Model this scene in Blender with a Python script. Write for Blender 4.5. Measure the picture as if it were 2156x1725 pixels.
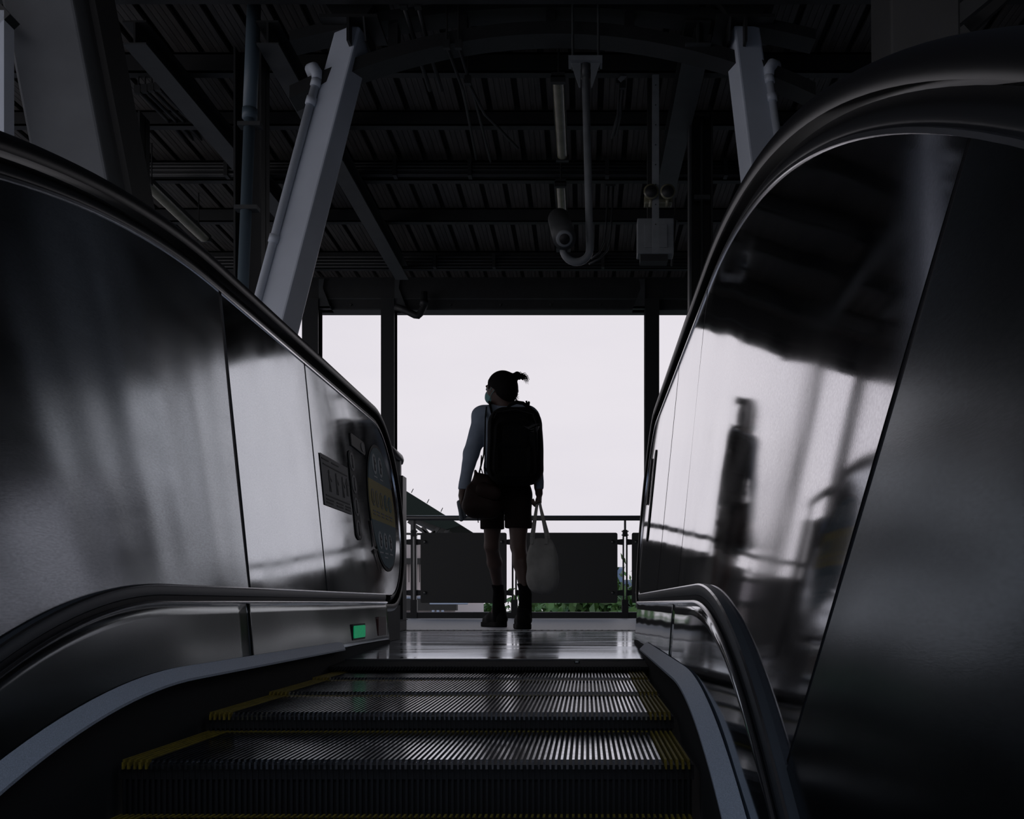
import bpy, bmesh, math, random
import numpy as np
from mathutils import Vector, Matrix
random.seed(7)
for o in list(bpy.data.objects): bpy.data.objects.remove(o)
S = bpy.context.scene
COL = S.collection
# ---------------------------------------------------------------- camera
F = 2120.0; CX, CY = 1235.0, 1270.0; EYE = 0.165       # focal length in px, vanishing point, eye height above the landing
cd = bpy.data.cameras.new('camera'); cam = bpy.data.objects.new('camera', cd); COL.objects.link(cam)
cam.location = (0, 0, EYE); cam.rotation_euler = (math.pi / 2, 0, 0)
cd.sensor_width = 36.0; cd.lens = 36.0 * F / 2156.0
cd.shift_x = (1078 - CX) / 2156.0; cd.shift_y = (CY - 862.5) / 2156.0
cd.clip_start = 0.05; cd.clip_end = 600
S.camera = cam
# ---------------------------------------------------------------- sky
w = bpy.data.worlds.new('sky'); S.world = w; w.use_nodes = True
nt = w.node_tree; nt.nodes.clear()
out = nt.nodes.new('ShaderNodeOutputWorld'); bg = nt.nodes.new('ShaderNodeBackground')
tc = nt.nodes.new('ShaderNodeTexCoord'); mp = nt.nodes.new('ShaderNodeMapping'); mp.inputs['Scale'].default_value = (1, 1, 3.5)
nz = nt.nodes.new('ShaderNodeTexNoise'); nz.inputs['Scale'].default_value = 2.2; nz.inputs['Detail'].default_value = 5
rp = nt.nodes.new('ShaderNodeValToRGB')
rp.color_ramp.elements[0].position = 0.3; rp.color_ramp.elements[0].color = (0.745, 0.715, 0.775, 1)
rp.color_ramp.elements[1].position = 0.62; rp.color_ramp.elements[1].color = (0.81, 0.775, 0.825, 1)
nt.links.new(tc.outputs['Generated'], mp.inputs[0]); nt.links.new(mp.outputs[0], nz.inputs[0])
sep = nt.nodes.new('ShaderNodeSeparateXYZ'); el = nt.nodes.new('ShaderNodeMapRange'); el.interpolation_type = 'SMOOTHSTEP'
el.inputs['From Min'].default_value = .30; el.inputs['From Max'].default_value = .95; mx = nt.nodes.new('ShaderNodeMix'); mx.data_type = 'RGBA'
nt.links.new(tc.outputs['Generated'], sep.inputs[0]); nt.links.new(sep.outputs['Z'], el.inputs[0]); nt.links.new(el.outputs[0], mx.inputs['Factor'])
mx.inputs[7].default_value = (.36, .50, .72, 1)
nt.links.new(nz.outputs[0], rp.inputs[0]); nt.links.new(rp.outputs[0], mx.inputs[6]); nt.links.new(mx.outputs[2], bg.inputs[0]); nt.links.new(bg.outputs[0], out.inputs[0])
bg.inputs[1].default_value = 1.0
S.view_settings.view_transform = 'Standard'; S.view_settings.look = 'None'
S.view_settings.exposure = 0.0; S.view_settings.gamma = 1.0; S.view_settings.use_curve_mapping = False
# ---------------------------------------------------------------- materials
def mat(name, col, rough=0.6, metal=0.0, noise=None, bump=None, rvar=None, stretch=(1, 1, 1), emit=None, spec=0.5, aniso=0):
    m = bpy.data.materials.new(name); m.use_nodes = True
    t = m.node_tree; b = t.nodes['Principled BSDF']
    b.inputs['Base Color'].default_value = (*col, 1); b.inputs['Roughness'].default_value = rough
    b.inputs['Metallic'].default_value = metal; b.inputs['Specular IOR Level'].default_value = spec
    if noise or bump or rvar:
        c = t.nodes.new('ShaderNodeTexCoord'); mp = t.nodes.new('ShaderNodeMapping'); mp.inputs['Scale'].default_value = stretch
        t.links.new(c.outputs['Object'], mp.inputs[0])
    def N(scale, detail=4):
        n = t.nodes.new('ShaderNodeTexNoise'); n.inputs['Scale'].default_value = scale; n.inputs['Detail'].default_value = detail
        t.links.new(mp.outputs[0], n.inputs[0]); return n
    if noise:
        scale, amt = noise; n = N(scale); r = t.nodes.new('ShaderNodeValToRGB')
        r.color_ramp.elements[0].position = 0.3; r.color_ramp.elements[1].position = 0.7
        r.color_ramp.elements[0].color = (*[max(0, v * (1 - amt)) for v in col], 1); r.color_ramp.elements[1].color = (*[min(1, v * (1 + amt)) for v in col], 1)
        t.links.new(n.outputs[0], r.inputs[0]); t.links.new(r.outputs[0], b.inputs['Base Color'])
    if rvar:
        scale, amt = rvar; n = N(scale, 3); mr = t.nodes.new('ShaderNodeMapRange')
        mr.inputs['From Min'].default_value = .3; mr.inputs['From Max'].default_value = .7
        mr.inputs['To Min'].default_value = max(0, rough - amt); mr.inputs['To Max'].default_value = rough + amt
        t.links.new(n.outputs[0], mr.inputs[0]); t.links.new(mr.outputs[0], b.inputs['Roughness'])
    if bump:
        scale, st, dist = bump; n = N(scale, 3); bp = t.nodes.new('ShaderNodeBump')
        bp.inputs['Strength'].default_value = st; bp.inputs['Distance'].default_value = dist
        t.links.new(n.outputs[0], bp.inputs['Height']); t.links.new(bp.outputs[0], b.inputs['Normal'])
    if emit:
        b.inputs['Emission Color'].default_value = (*emit[0], 1); b.inputs['Emission Strength'].default_value = emit[1]
    return m
M = {}
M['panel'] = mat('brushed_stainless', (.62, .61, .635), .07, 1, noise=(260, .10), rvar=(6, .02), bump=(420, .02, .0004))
M['panel_rough'] = mat('dimmed_rough_stainless', (.27, .30, .325), .17, 1, noise=(300, .14), rvar=(5, .04), bump=(460, .05, .0005), stretch=(1, .35, 1.4))  # left near panel: rougher, its weaker reflected light put into a darker base
M['panel_left'] = mat('dimmed_left_stainless', (.41, .44, .47), .09, 1, noise=(260, .10), rvar=(6, .025), bump=(420, .03, .0004))  # same stainless with the left side's dimmer reflections put into its colour
M['panel_dim'] = mat('dimmed_near_stainless', (.125, .14, .15), .20, 1, noise=(300, .16), rvar=(5, .04), bump=(460, .06, .0005), stretch=(1, .35, 1.4))  # nearest panels: base colour darkened to stand in for a dimmer reflection
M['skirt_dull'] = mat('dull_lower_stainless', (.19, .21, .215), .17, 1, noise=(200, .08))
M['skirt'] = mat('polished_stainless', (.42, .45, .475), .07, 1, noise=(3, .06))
M['trim'] = mat('satin_steel_trim', (.075, .08, .087), .5, .6)
M['lip'] = mat('bright_steel_lip', (.62, .62, .64), .22, 1)
M['cove'] = mat('dark_steel_cove', (.018, .019, .021), .40, .15, spec=.3)
M['deflector'] = mat('grained_aluminium_strip', (.42, .45, .50), .55, .2, noise=(700, .28), bump=(900, .15, .0005))
M['rubber'] = mat('black_handrail_rubber', (.006, .006, .007), .38, spec=.22)
M['brush'] = mat('black_brush_and_recess', (.006, .006, .006), .9)
M['black'] = mat('matte_black', (.008, .008, .009), .6)
M['cleat'] = mat('step_cleat_aluminium', (.60, .63, .68), .17, 1, noise=(40, .3))
M['riser'] = mat('step_riser_dark', (.006, .006, .007), .6)
M['yellow'] = mat('worn_yellow_step_paint', (.17, .125, .012), .55, noise=(60, .4))
M['plate'] = mat('landing_stainless', (.40, .48, .59), .14, 1, rvar=(2.2, .07), bump=(3, .02, .004), stretch=(.6, 4, 1))
M['floor'] = mat('platform_terrazzo', (.36, .38, .43), .45, noise=(60, .12))
M['comb'] = mat('dark_comb_plate', (.012, .012, .013), .8, 0, spec=.1)
M['column'] = mat('grey_paint_steel', (.62, .67, .74), .45, noise=(3, .08), bump=(6, .25, .004))
M['steel'] = mat('dark_grey_paint_steel', (.017, .018, .018), .55, noise=(8, .2))
M['steel2'] = mat('mid_grey_paint_steel', (.048, .052, .053), .5, noise=(8, .15))
M['boxsteel'] = mat('mid_grey_box_steel', (.115, .125, .135), .5, noise=(8, .1))
M['pipe'] = mat('bluish_downpipe', (.10, .14, .17), .45)
M['whitepipe'] = mat('pale_grey_paint', (.20, .215, .225), .45, noise=(12, .12))
M['deck'] = mat('brown_grey_roof_sheet', (.062, .056, .050), .55, noise=(30, .45), stretch=(3, .12, 1))
M['ceil'] = mat('dark_roof_void', (.012, .012, .012), .8)
M['post'] = mat('black_paint_post', (.018, .020, .021), .45)
M['fence'] = mat('fence_dark_grey_panel', (.045, .047, .045), .6, noise=(300, .12))
M['rail'] = mat('fence_steel_rail', (.10, .10, .10), .38, .7)
M['lens'] = mat('cream_tube_diffuser', (.20, .19, .125), .22, spec=.8, noise=(7, .2))
M['wall'] = mat('concourse_wall', (.02, .02, .021), .8)
M['ground'] = mat('asphalt_ground', (.05, .052, .05), .9, noise=(.4, .3))
M['skin'] = mat('skin', (.060, .034, .026), .6)
M['hair'] = mat('black_hair', (.003, .0025, .0025), .8, spec=.15, bump=(160, .4, .002), stretch=(1, 1, .4))
M['shirt'] = mat('pale_blue_grey_shirt', (.20, .245, .31), .85, noise=(18, .1), bump=(14, .5, .01))
M['shorts'] = mat('dark_brown_shorts', (.012, .009, .008), .95, spec=.1, bump=(25, .4, .008))
M['sock'] = mat('black_sock', (.003, .003, .0035), .95, spec=.1)
M['shoe'] = mat('black_shoe', (.004, .004, .004), .8, spec=.15)
M['mask'] = mat('teal_face_mask', (.14, .30, .30), .8)
M['pack'] = mat('black_backpack_fabric', (.0025, .0028, .003), .9, spec=.12)
M['packlogo'] = mat('dark_grey_emblem', (.012, .013, .014), .5, spec=.2)
M['leather'] = mat('brown_leather', (.014, .006, .0045), .65, spec=.2, noise=(10, .3), bump=(20, .4, .008))
M['canvas'] = mat('natural_canvas', (.24, .24, .225), .9, noise=(9, .18), bump=(11, .6, .02))
M['cloth'] = mat('pale_blue_cloth', (.13, .15, .17), .9)
M['teal'] = mat('sticker_teal', (.05, .12, .15), .6, spec=.15)
M['ylw'] = mat('sticker_yellow', (.30, .25, .06), .6, spec=.15)
M['disc'] = mat('sticker_white', (.36, .42, .45), .6, spec=.2)
M['ink'] = mat('sticker_ink', (.010, .013, .016), .6, spec=.15)
M['grey'] = mat('notice_grey', (.14, .145, .15), .6, spec=.2)
M['green'] = mat('green_signal_glow', (.0, .16, .06), .4, emit=((.0, .30, .12), .45), noise=(120, .3))
M['red'] = mat('dull_red_notice', (.07, .022, .018), .4)
M['bolt'] = mat('steel_bolt', (.12, .125, .12), .35, .8)
M['white_wall'] = mat('white_render_wall', (.62, .56, .56), .8)
M['glass'] = mat('teal_window_glass', (.10, .20, .20), .12, spec=.8)
M['roofgreen'] = mat('dark_green_roof', (.008, .015, .012), .7, spec=.2)
M['leaf'] = mat('green_leaves', (.055, .13, .03), .6, noise=(1.2, .6))
M['bark'] = mat('bark', (.04, .03, .02), .9)
M['bluewall'] = mat('distant_blue_grey_facade', (.30, .36, .46), .7)
M['bluedark'] = mat('distant_blue_window_band', (.16, .24, .38), .5)
# ---------------------------------------------------------------- object helpers
def mk(name, V, Fc, m, parent=None, smooth=False, base=None):
    """one mesh object; V in world coordinates, stored relative to its thing's base"""
    me = bpy.data.meshes.new(name)
    if base is None: base = Vector(parent['_b']) if parent is not None and '_b' in parent else Vector((0, 0, 0))
    V = np.asarray(V, dtype=float) - np.array(base)
    me.from_pydata(V.tolist(), [], [tuple(int(i) for i in f) for f in Fc]); me.update()
    o = bpy.data.objects.new(name, me); COL.objects.link(o)
    if m is not None: me.materials.append(M[m] if isinstance(m, str) else m)
    if smooth: me.polygons.foreach_set('use_smooth', [True] * len(me.polygons))
    if parent is not None:
        o.parent = parent; o['_b'] = list(base)
    else:
        o.location = base; o['_b'] = list(base)
    return o
def thing(name, label, cat, loc=(0, 0, 0), group=None):
    o = bpy.data.objects.new(name, None); COL.objects.link(o); o.location = loc; o['_b'] = list(loc)
    o.empty_display_size = .05; o['label'] = label; o['category'] = cat
    if group: o['group'] = group
    return o
def tag(o, label, cat, group=None):
    o['label'] = label; o['category'] = cat
    if group: o['group'] = group
    return o
def struct(name, V, Fc, m, base=(0, 0, 0)):
    o = mk(name, V, Fc, m, base=Vector(base)); o['kind'] = 'structure'; return o
class MB:
    def __init__(s): s.V = []; s.F = []
    def add(s, V, Fc):
        n = len(s.V); s.V += [tuple(v) for v in V]; s.F += [tuple(i + n for i in f) for f in Fc]; return s
    def box(s, a, b):
        x0, y0, z0 = a; x1, y1, z1 = b
        return s.add([(x0, y0, z0), (x1, y0, z0), (x1, y1, z0), (x0, y1, z0), (x0, y0, z1), (x1, y0, z1), (x1, y1, z1), (x0, y1, z1)],
                     [(0, 3, 2, 1), (4, 5, 6, 7), (0, 1, 5, 4), (1, 2, 6, 5), (2, 3, 7, 6), (3, 0, 4, 7)])
    def beam(s, p, q, wx, wy, wx2=None, wy2=None, up=(0, 1, 0)):
        """rectangular bar from p to q; wx across, wy along 'up' made square to the bar"""
        p, q = Vector(p), Vector(q); d = (q - p).normalized(); u = Vector(up); u = (u - d * u.dot(d)).normalized(); r = d.cross(u)
        wx2 = wx if wx2 is None else wx2; wy2 = wy if wy2 is None else wy2
        V = []
        for c, a, b in ((p, wx, wy), (q, wx2, wy2)):
            for sx, sy in ((-1, -1), (1, -1), (1, 1), (-1, 1)): V.append(c + r * (sx * a / 2) + u * (sy * b / 2))
        return s.add(V, [(0, 1, 2, 3), (7, 6, 5, 4), (0, 4, 5, 1), (1, 5, 6, 2), (2, 6, 7, 3), (3, 7, 4, 0)])
    def tube(s, pts, r, n=12, cap=True):
        pts = [Vector(p) for p in pts]; rs = r if isinstance(r, (list, tuple)) else [r] * len(pts)
        V = []; Fc = []; prev = None
        for i, p in enumerate(pts):
            d = (pts[min(i + 1, len(pts) - 1)] - pts[max(i - 1, 0)]).normalized()
            if prev is None:
                a = Vector((0, 0, 1)) if abs(d.z) < .9 else Vector((1, 0, 0)); u = (a - d * a.dot(d)).normalized()
            else: u = (prev - d * prev.dot(d)).normalized()
            prev = u; v = d.cross(u)
            for k in range(n):
                t = 2 * math.pi * k / n; V.append(p + (u * math.cos(t) + v * math.sin(t)) * rs[i])
        for i in range(len(pts) - 1):
            for k in range(n): Fc.append((i * n + k, i * n + (k + 1) % n, (i + 1) * n + (k + 1) % n, (i + 1) * n + k))
        if cap: Fc += [tuple(range(n - 1, -1, -1)), tuple((len(pts) - 1) * n + k for k in range(n))]
        return s.add(V, Fc)
    def prism(s, poly, ax, lo, hi):
        """polygon of 2-d points extruded along axis ax (0 x,1 y,2 z)"""
        n = len(poly); V = []
        for t in (lo, hi):
            for a, b in poly: V.append((t, a, b) if ax == 0 else (a, t, b) if ax == 1 else (a, b, t))
        return s.add(V, [tuple(range(n)), tuple(range(2 * n - 1, n - 1, -1))] + [(i, n + i, n + (i + 1) % n, (i + 1) % n) for i in range(n)])
    def build(s, name, m, parent=None, smooth=False, base=None, fix=True):
        o = mk(name, s.V, s.F, m, parent, smooth, base)
        if fix:
            bm = bmesh.new(); bm.from_mesh(o.data); bmesh.ops.recalc_face_normals(bm, faces=bm.faces); bm.to_mesh(o.data); bm.free()
        return o
def autosmooth(o, ang=40):
    o.data.polygons.foreach_set('use_smooth', [True] * len(o.data.polygons))
    bm = bmesh.new(); bm.from_mesh(o.data)
    for e in bm.edges:
        if len(e.link_faces) == 2 and e.calc_face_angle(0) > math.radians(ang): e.smooth = False
    bm.to_mesh(o.data); bm.free(); return o
def bevel(o, wd=.004, seg=2):
    b = o.modifiers.new('bevel', 'BEVEL'); b.width = wd; b.segments = seg; b.limit_method = 'ANGLE'; return o
def PX(px, py, Y): return Vector(((px - CX) / F * Y, Y, EYE - (py - CY) / F * Y))
# ---------------------------------------------------------------- organic modeller: distance field + surface nets
class Field:
    def __init__(s, lo, hi, h):
        s.lo = np.array(lo, float); s.h = h; s.n = np.ceil((np.array(hi) - s.lo) / h).astype(int) + 1
        s.v = np.full(s.n, .06, dtype=np.float32)
    def _reg(s, lo, hi, pad):
        a = np.maximum(np.floor((np.array(lo) - pad - s.lo) / s.h).astype(int), 0); b = np.minimum(np.ceil((np.array(hi) + pad - s.lo) / s.h).astype(int) + 1, s.n)
        sl = tuple(slice(a[i], b[i]) for i in range(3))
        g = [(s.lo[i] + s.h * np.arange(a[i], b[i])).astype(np.float32) for i in range(3)]
        X, Y, Z = np.meshgrid(*g, indexing='ij'); return sl, X, Y, Z
    def _mix(s, sl, d, k, sub=False):
        a = s.v[sl]
        if sub: s.v[sl] = np.maximum(a, -d); return
        if k <= 0: s.v[sl] = np.minimum(a, d); return
        hh = np.clip(.5 + .5 * (a - d) / k, 0, 1); s.v[sl] = a * (1 - hh) + d * hh - k * hh * (1 - hh)
    def cap(s, p, q, r1, r2=None, k=.015, sx=1.0, sy=1.0):
        """tapered limb; sx, sy squash the section along x / y"""
        r2 = r1 if r2 is None else r2; p = np.array(p, float); q = np.array(q, float); R = max(r1, r2) * max(1, 1 / min(sx, sy)) + k + .01
        sl, X, Y, Z = s._reg(np.minimum(p, q), np.maximum(p, q), R)
        if X.size == 0: return s
        ax, ay, az = (X - p[0]) , (Y - p[1]), Z - p[2]; d = q - p; L = max(float(d @ d), 1e-9)
        t = np.clip((ax * d[0] + ay * d[1] + az * d[2]) / L, 0, 1)
        D = np.sqrt(((ax - t * d[0]) / sx) ** 2 + ((ay - t * d[1]) / sy) ** 2 + (az - t * d[2]) ** 2) - (r1 + (r2 - r1) * t)
        s._mix(sl, D * min(sx, sy, 1), k); return s
    def ell(s, c, r, k=.015, rot=None, sub=False):
        c = np.array(c, float); r = np.array(r, float); R = r.max() + k + .01
        sl, X, Y, Z = s._reg(c - (r if rot is None else r.max()), c + (r if rot is None else r.max()), k + .012)
        X = X - c[0]; Y = Y - c[1]; Z = Z - c[2]
        if rot is not None:
            m = np.array(rot); X, Y, Z = m[0, 0] * X + m[1, 0] * Y + m[2, 0] * Z, m[0, 1] * X + m[1, 1] * Y + m[2, 1] * Z, m[0, 2] * X + m[1, 2] * Y + m[2, 2] * Z
        k0 = np.sqrt((X / r[0]) ** 2 + (Y / r[1]) ** 2 + (Z / r[2]) ** 2); k1 = np.sqrt((X / r[0] ** 2) ** 2 + (Y / r[1] ** 2) ** 2 + (Z / r[2] ** 2) ** 2) + 1e-6
        s._mix(sl, k0 * (k0 - 1) / k1, k, sub); return s
    def fn(s, lo, hi, f, k=.01, sub=False):
        sl, X, Y, Z = s._reg(lo, hi, k + .012); s._mix(sl, f(X, Y, Z), k, sub); return s
    def cut(s, f):
        """intersect the whole field with f<0"""
        sl, X, Y, Z = s._reg(s.lo, s.lo + s.h * s.n, 0); s.v = np.maximum(s.v, f(X, Y, Z)).astype(np.float32); return s
    def noise(s, amp, freq, seed=1):
        r = np.random.RandomState(seed); sl, X, Y, Z = s._reg(s.lo, s.lo + s.h * s.n, 0); d = 0
        for i in range(6):
            kx = r.normal(size=3); kx /= np.linalg.norm(kx); kx *= freq * (.6 + .8 * r.rand()); d = d + np.sin(X * kx[0] + Y * kx[1] + Z * kx[2] + r.rand() * 6.28)
        s.v += (amp * d / 2.5).astype(np.float32); return s
    def mesh(s):
        v = s.v; v[0] = v[-1] = .06; v[:, 0] = v[:, -1] = .06; v[:, :, 0] = v[:, :, -1] = .06
        n = np.array(v.shape); sg = v < 0
        c = np.zeros(n - 1, dtype=int)
        for i in (0, 1):
            for j in (0, 1):
                for l in (0, 1): c += sg[i:n[0] - 1 + i, j:n[1] - 1 + j, l:n[2] - 1 + l]
        act = (c > 0) & (c < 8); idx = -np.ones(n - 1, dtype=np.int64); ii = np.argwhere(act); idx[act] = np.arange(len(ii))
        P = np.zeros((len(ii), 3)); W = np.zeros(len(ii))
        corners = [(i, j, l) for i in (0, 1) for j in (0, 1) for l in (0, 1)]
        for a in corners:
            for ax in range(3):
                if a[ax]: continue
                b = list(a); b[ax] = 1
                va = v[ii[:, 0] + a[0], ii[:, 1] + a[1], ii[:, 2] + a[2]]; vb = v[ii[:, 0] + b[0], ii[:, 1] + b[1], ii[:, 2] + b[2]]
                m_ = (va < 0) != (vb < 0); t = np.where(m_, va / np.where(m_, va - vb, 1), 0); q = np.tile(np.array(a, float), (len(ii), 1)); q[:, ax] += t
                P += q * m_[:, None]; W += m_
        P = (ii + P / W[:, None]) * s.h + s.lo
        Fc = []
        for ax in range(3):
            o1, o2 = [k for k in range(3) if k != ax]
            sl0 = [slice(1, n[k] - 1) for k in range(3)]; sl0[ax] = slice(0, n[ax] - 1); sl1 = list(sl0); sl1[ax] = slice(1, n[ax])
            a = sg[tuple(sl0)]; b = sg[tuple(sl1)]; e = np.argwhere(a != b)
            if len(e) == 0: continue
            fl = a[tuple(e.T)]; off = np.array([1 if k != ax else 0 for k in range(3)]); e = e + off
            def g(d1, d2):
                q = e.copy(); q[:, o1] -= d1; q[:, o2] -= d2; return idx[tuple(q.T)]
            Q = np.stack([g(0, 0), g(1, 0), g(1, 1), g(0, 1)], 1)
            flip = fl if ax != 1 else ~fl
            Q[~flip] = Q[~flip][:, ::-1]; Fc.append(Q)
        return P, np.concatenate(Fc)
    def build(s, name, m, parent=None, base=None):
        P, Q = s.mesh(); me = bpy.data.meshes.new(name)
        if base is None: base = Vector(parent['_b']) if parent is not None else Vector((0, 0, 0))
        P = P - np.array(base)
        me.vertices.add(len(P)); me.vertices.foreach_set('co', P.astype(np.float32).ravel())
        me.loops.add(Q.size); me.loops.foreach_set('vertex_index', Q.astype(np.int32).ravel())
        me.polygons.add(len(Q)); me.polygons.foreach_set('loop_start', (np.arange(len(Q)) * 4).astype(np.int32)); me.polygons.foreach_set('loop_total', np.full(len(Q), 4, dtype=np.int32))
        me.update(); me.validate(); me.polygons.foreach_set('use_smooth', [True] * len(me.polygons)); me.materials.append(M[m])
        o = bpy.data.objects.new(name, me); COL.objects.link(o); o['_b'] = list(base)
        if parent is not None: o.parent = parent
        else: o.location = base
        return o
#==SPLIT==
# ================================================================ THE SETTING
XL, XR = -7.5, 7.5
RY0 = 0.7                                              # the roof starts just ahead of the camera; the lower flight is open to the sky
struct('wall_back', *(lambda b: (b.V, b.F))(MB().box((XL, -6.2, -6), (XR, -6.0, 3.9))), 'wall')
struct('wall_right', *(lambda b: (b.V, b.F))(MB().box((3.8, -6, -.3), (4.0, 11.0, 3.7))), 'wall')
struct('wall_left_blocker', *(lambda b: (b.V, b.F))(MB().box((-5.6, -6, -.3), (-5.4, -2.5, 3.8))), 'wall')  # unseen wall, added to block sky light from the left rear
fl = MB(); fl.box((XL, 3.20, -.30), (-1.10, 5.83, -.004)).box((.48, 3.20, -.30), (XR, 5.83, -.004)).box((XL, 5.83, -.30), (XR, 11.2, 0))
fl.box((-1.10, 3.41, -.30), (.48, 5.83, -.031))
struct('floor', fl.V, fl.F, 'floor')
sd = MB(); sd.box((XL, -6, -.30), (-1.32, 3.20, -.004)).box((.70, -6, -.30), (XR, 3.20, -.004))
struct('floor_beside_well', sd.V, sd.F, 'floor')
ce = struct('ceiling', *(lambda b: (b.V, b.F))(MB().box((XL, RY0, 3.80), (XR, 11.35, 3.92))), 'ceil')
ce['_b'] = [0, 0, 0]
# roof sheets between the dark seams, one piece each
g = MB(); wd = .158
for k in range(4): g.box((-wd / 2 + k * .04, RY0, 3.75), (-wd / 2 + k * .04 + .0365, 11.3, 3.757))
g.box((-wd / 2, RY0, 3.757), (wd / 2, 11.3, 3.775))
sheet0 = None
for k in range(75):
    x = XL + .1 + .2 * k
    if sheet0 is None: sheet0 = g.build('roof_sheet', 'deck', ce); o = sheet0
    else: o = sheet0.copy(); COL.objects.link(o); o.parent = ce
    o.location.x = x
# purlins: measured near web, underside and depth
PUR = [(.8, 3.60), (2.3, 3.60), (3.5, 3.60), (4.7, 3.60), (5.7, 3.60), (6.55, 3.62), (7.32, 3.64), (8.15, 3.59), (9.13, 3.625), (10.25, 3.57)]
for y, z in PUR:
    b = MB(); b.box((XL, y, z), (XR, y + .012, 3.75)).box((XL, y, z), (XR, y + .075, z + .01)).box((XL, y, 3.735), (XR, y + .075, 3.748))
    b.build('purlin', 'steel', ce)
b = MB(); b.box((XL, 11.08, 3.508), (XR, 11.24, 3.52)).box((XL, 11.10, 3.395), (XR, 11.30, 3.41))
b.build('edge_beam_flange', 'steel2', ce)
MB().box((XL, 11.08, 3.52), (XR, 11.09, 3.75)).box((XL, 11.10, 3.41), (XR, 11.11, 3.508)).box((XL, 11.29, 3.41), (XR, 11.30, 3.76)).build('edge_beam', 'steel', ce)
bolt = MB()
for k in range(9): bolt.tube([(-2.6 + k * .55, 11.0985, 3.45), (-2.6 + k * .55, 11.085, 3.45)], .012, 8)
o = bolt.build('beam_bolts', 'bolt', ce); o['kind'] = 'stuff'
# ---------------------------------------------------------------- opening posts with gussets
def post(px, label, gus=1, wpx=28):
    x = (px - CX) / F * 11.1; wdt = wpx / 191.
    t = thing('roof_post', label, 'post', (x, 11.0, 0), 'posts at the platform edge')
    b = MB(); b.box((x - wdt / 2, 11.02, 0.02), (x + wdt / 2, 11.032, 3.50)).box((x - wdt / 2, 11.19, 0.02), (x + wdt / 2, 11.20, 3.50)).box((x - .006, 11.03, .02), (x + .006, 11.2, 3.5))
    b.build('shaft', 'post', t)
    MB().box((x - .13, 10.98, 0), (x + .13, 11.25, .02)).build('base_plate', 'post', t)
    q = MB()
    s_ = gus; xe = x + s_ * wdt / 2
    q.prism([(xe, 3.72), (xe + s_ * .06, 3.72), (xe + s_ * .045, 3.62), (xe + s_ * .13, 3.40), (xe, 3.40)], 1, 11.04, 11.05)
    q.prism([(xe, 3.42), (xe + s_ * .13, 3.42), (xe + s_ * .13, 3.395), (xe, 3.395)], 1, 11.04, 11.2)
    q.build('gusset', 'steel2', t)
    return t
post(657, 'black roof post leftmost behind the slanted grey column', 1, 34)
post(819, 'black roof post beside the elbow drain pipe, left of the walker', 1, 28)
post(1372, 'black roof post just left of the right-hand stainless newel', -1, 30)
for px, lb in ((2010, 'black roof post hidden behind right balustrade'), (2620, 'black roof post far right along the edge'), (-20, 'black roof post far left along the edge')): post(px, lb, 1, 30)
# ---------------------------------------------------------------- elbow drain
def P11(px, py): return PX(px, py, 10.95)
t = thing('drain_pipe', 'short dark elbow drain pipe under the roof beam beside a post', 'pipe', P11(880, 640))
MB().tube([P11(832, 646), P11(850, 652), P11(874, 664), P11(880, 665), P11(885, 660), P11(893, 645), P11(893, 615)], .038, 12).build('elbow_pipe', 'steel', t, True)
MB().tube([P11(892, 643), P11(893, 632)], .046, 12).build('coupling', 'steel', t, True)
# ---------------------------------------------------------------- arch truss between the slanted columns
def arcpt(x, z0, sag, half=1.32, xc=-.18): return z0 - sag * ((x - xc) / half) ** 2
t = thing('arch_truss', 'dark curved steel truss overhead spanning between the two slanted columns', 'truss', (-.18, 6.0, 3.5))
for nm, z0, sag, th in (('lower_chord', 3.52, .27, .075), ('upper_chord', 3.675, .14, .06)):
    q = MB(); n = 28
    for i in range(n):
        x0 = -1.75 + 3.1 * i / n; x1 = -1.75 + 3.1 * (i + 1) / n
        q.prism([(x0, arcpt(x0, z0, sag)), (x1, arcpt(x1, z0, sag)), (x1, arcpt(x1, z0, sag) + th), (x0, arcpt(x0, z0, sag) + th)], 1, 5.93, 6.09)
    q.build(nm, 'steel', t)
for px in (975, 1160, 1325, 830, 1470):
    x = (px - CX) / F * 6; MB().box((x - .028, 5.96, arcpt(x, 3.52, .27) + .06), (x + .028, 6.06, arcpt(x, 3.70, .14) + .02)).build('web_member', 'steel', t)
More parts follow.
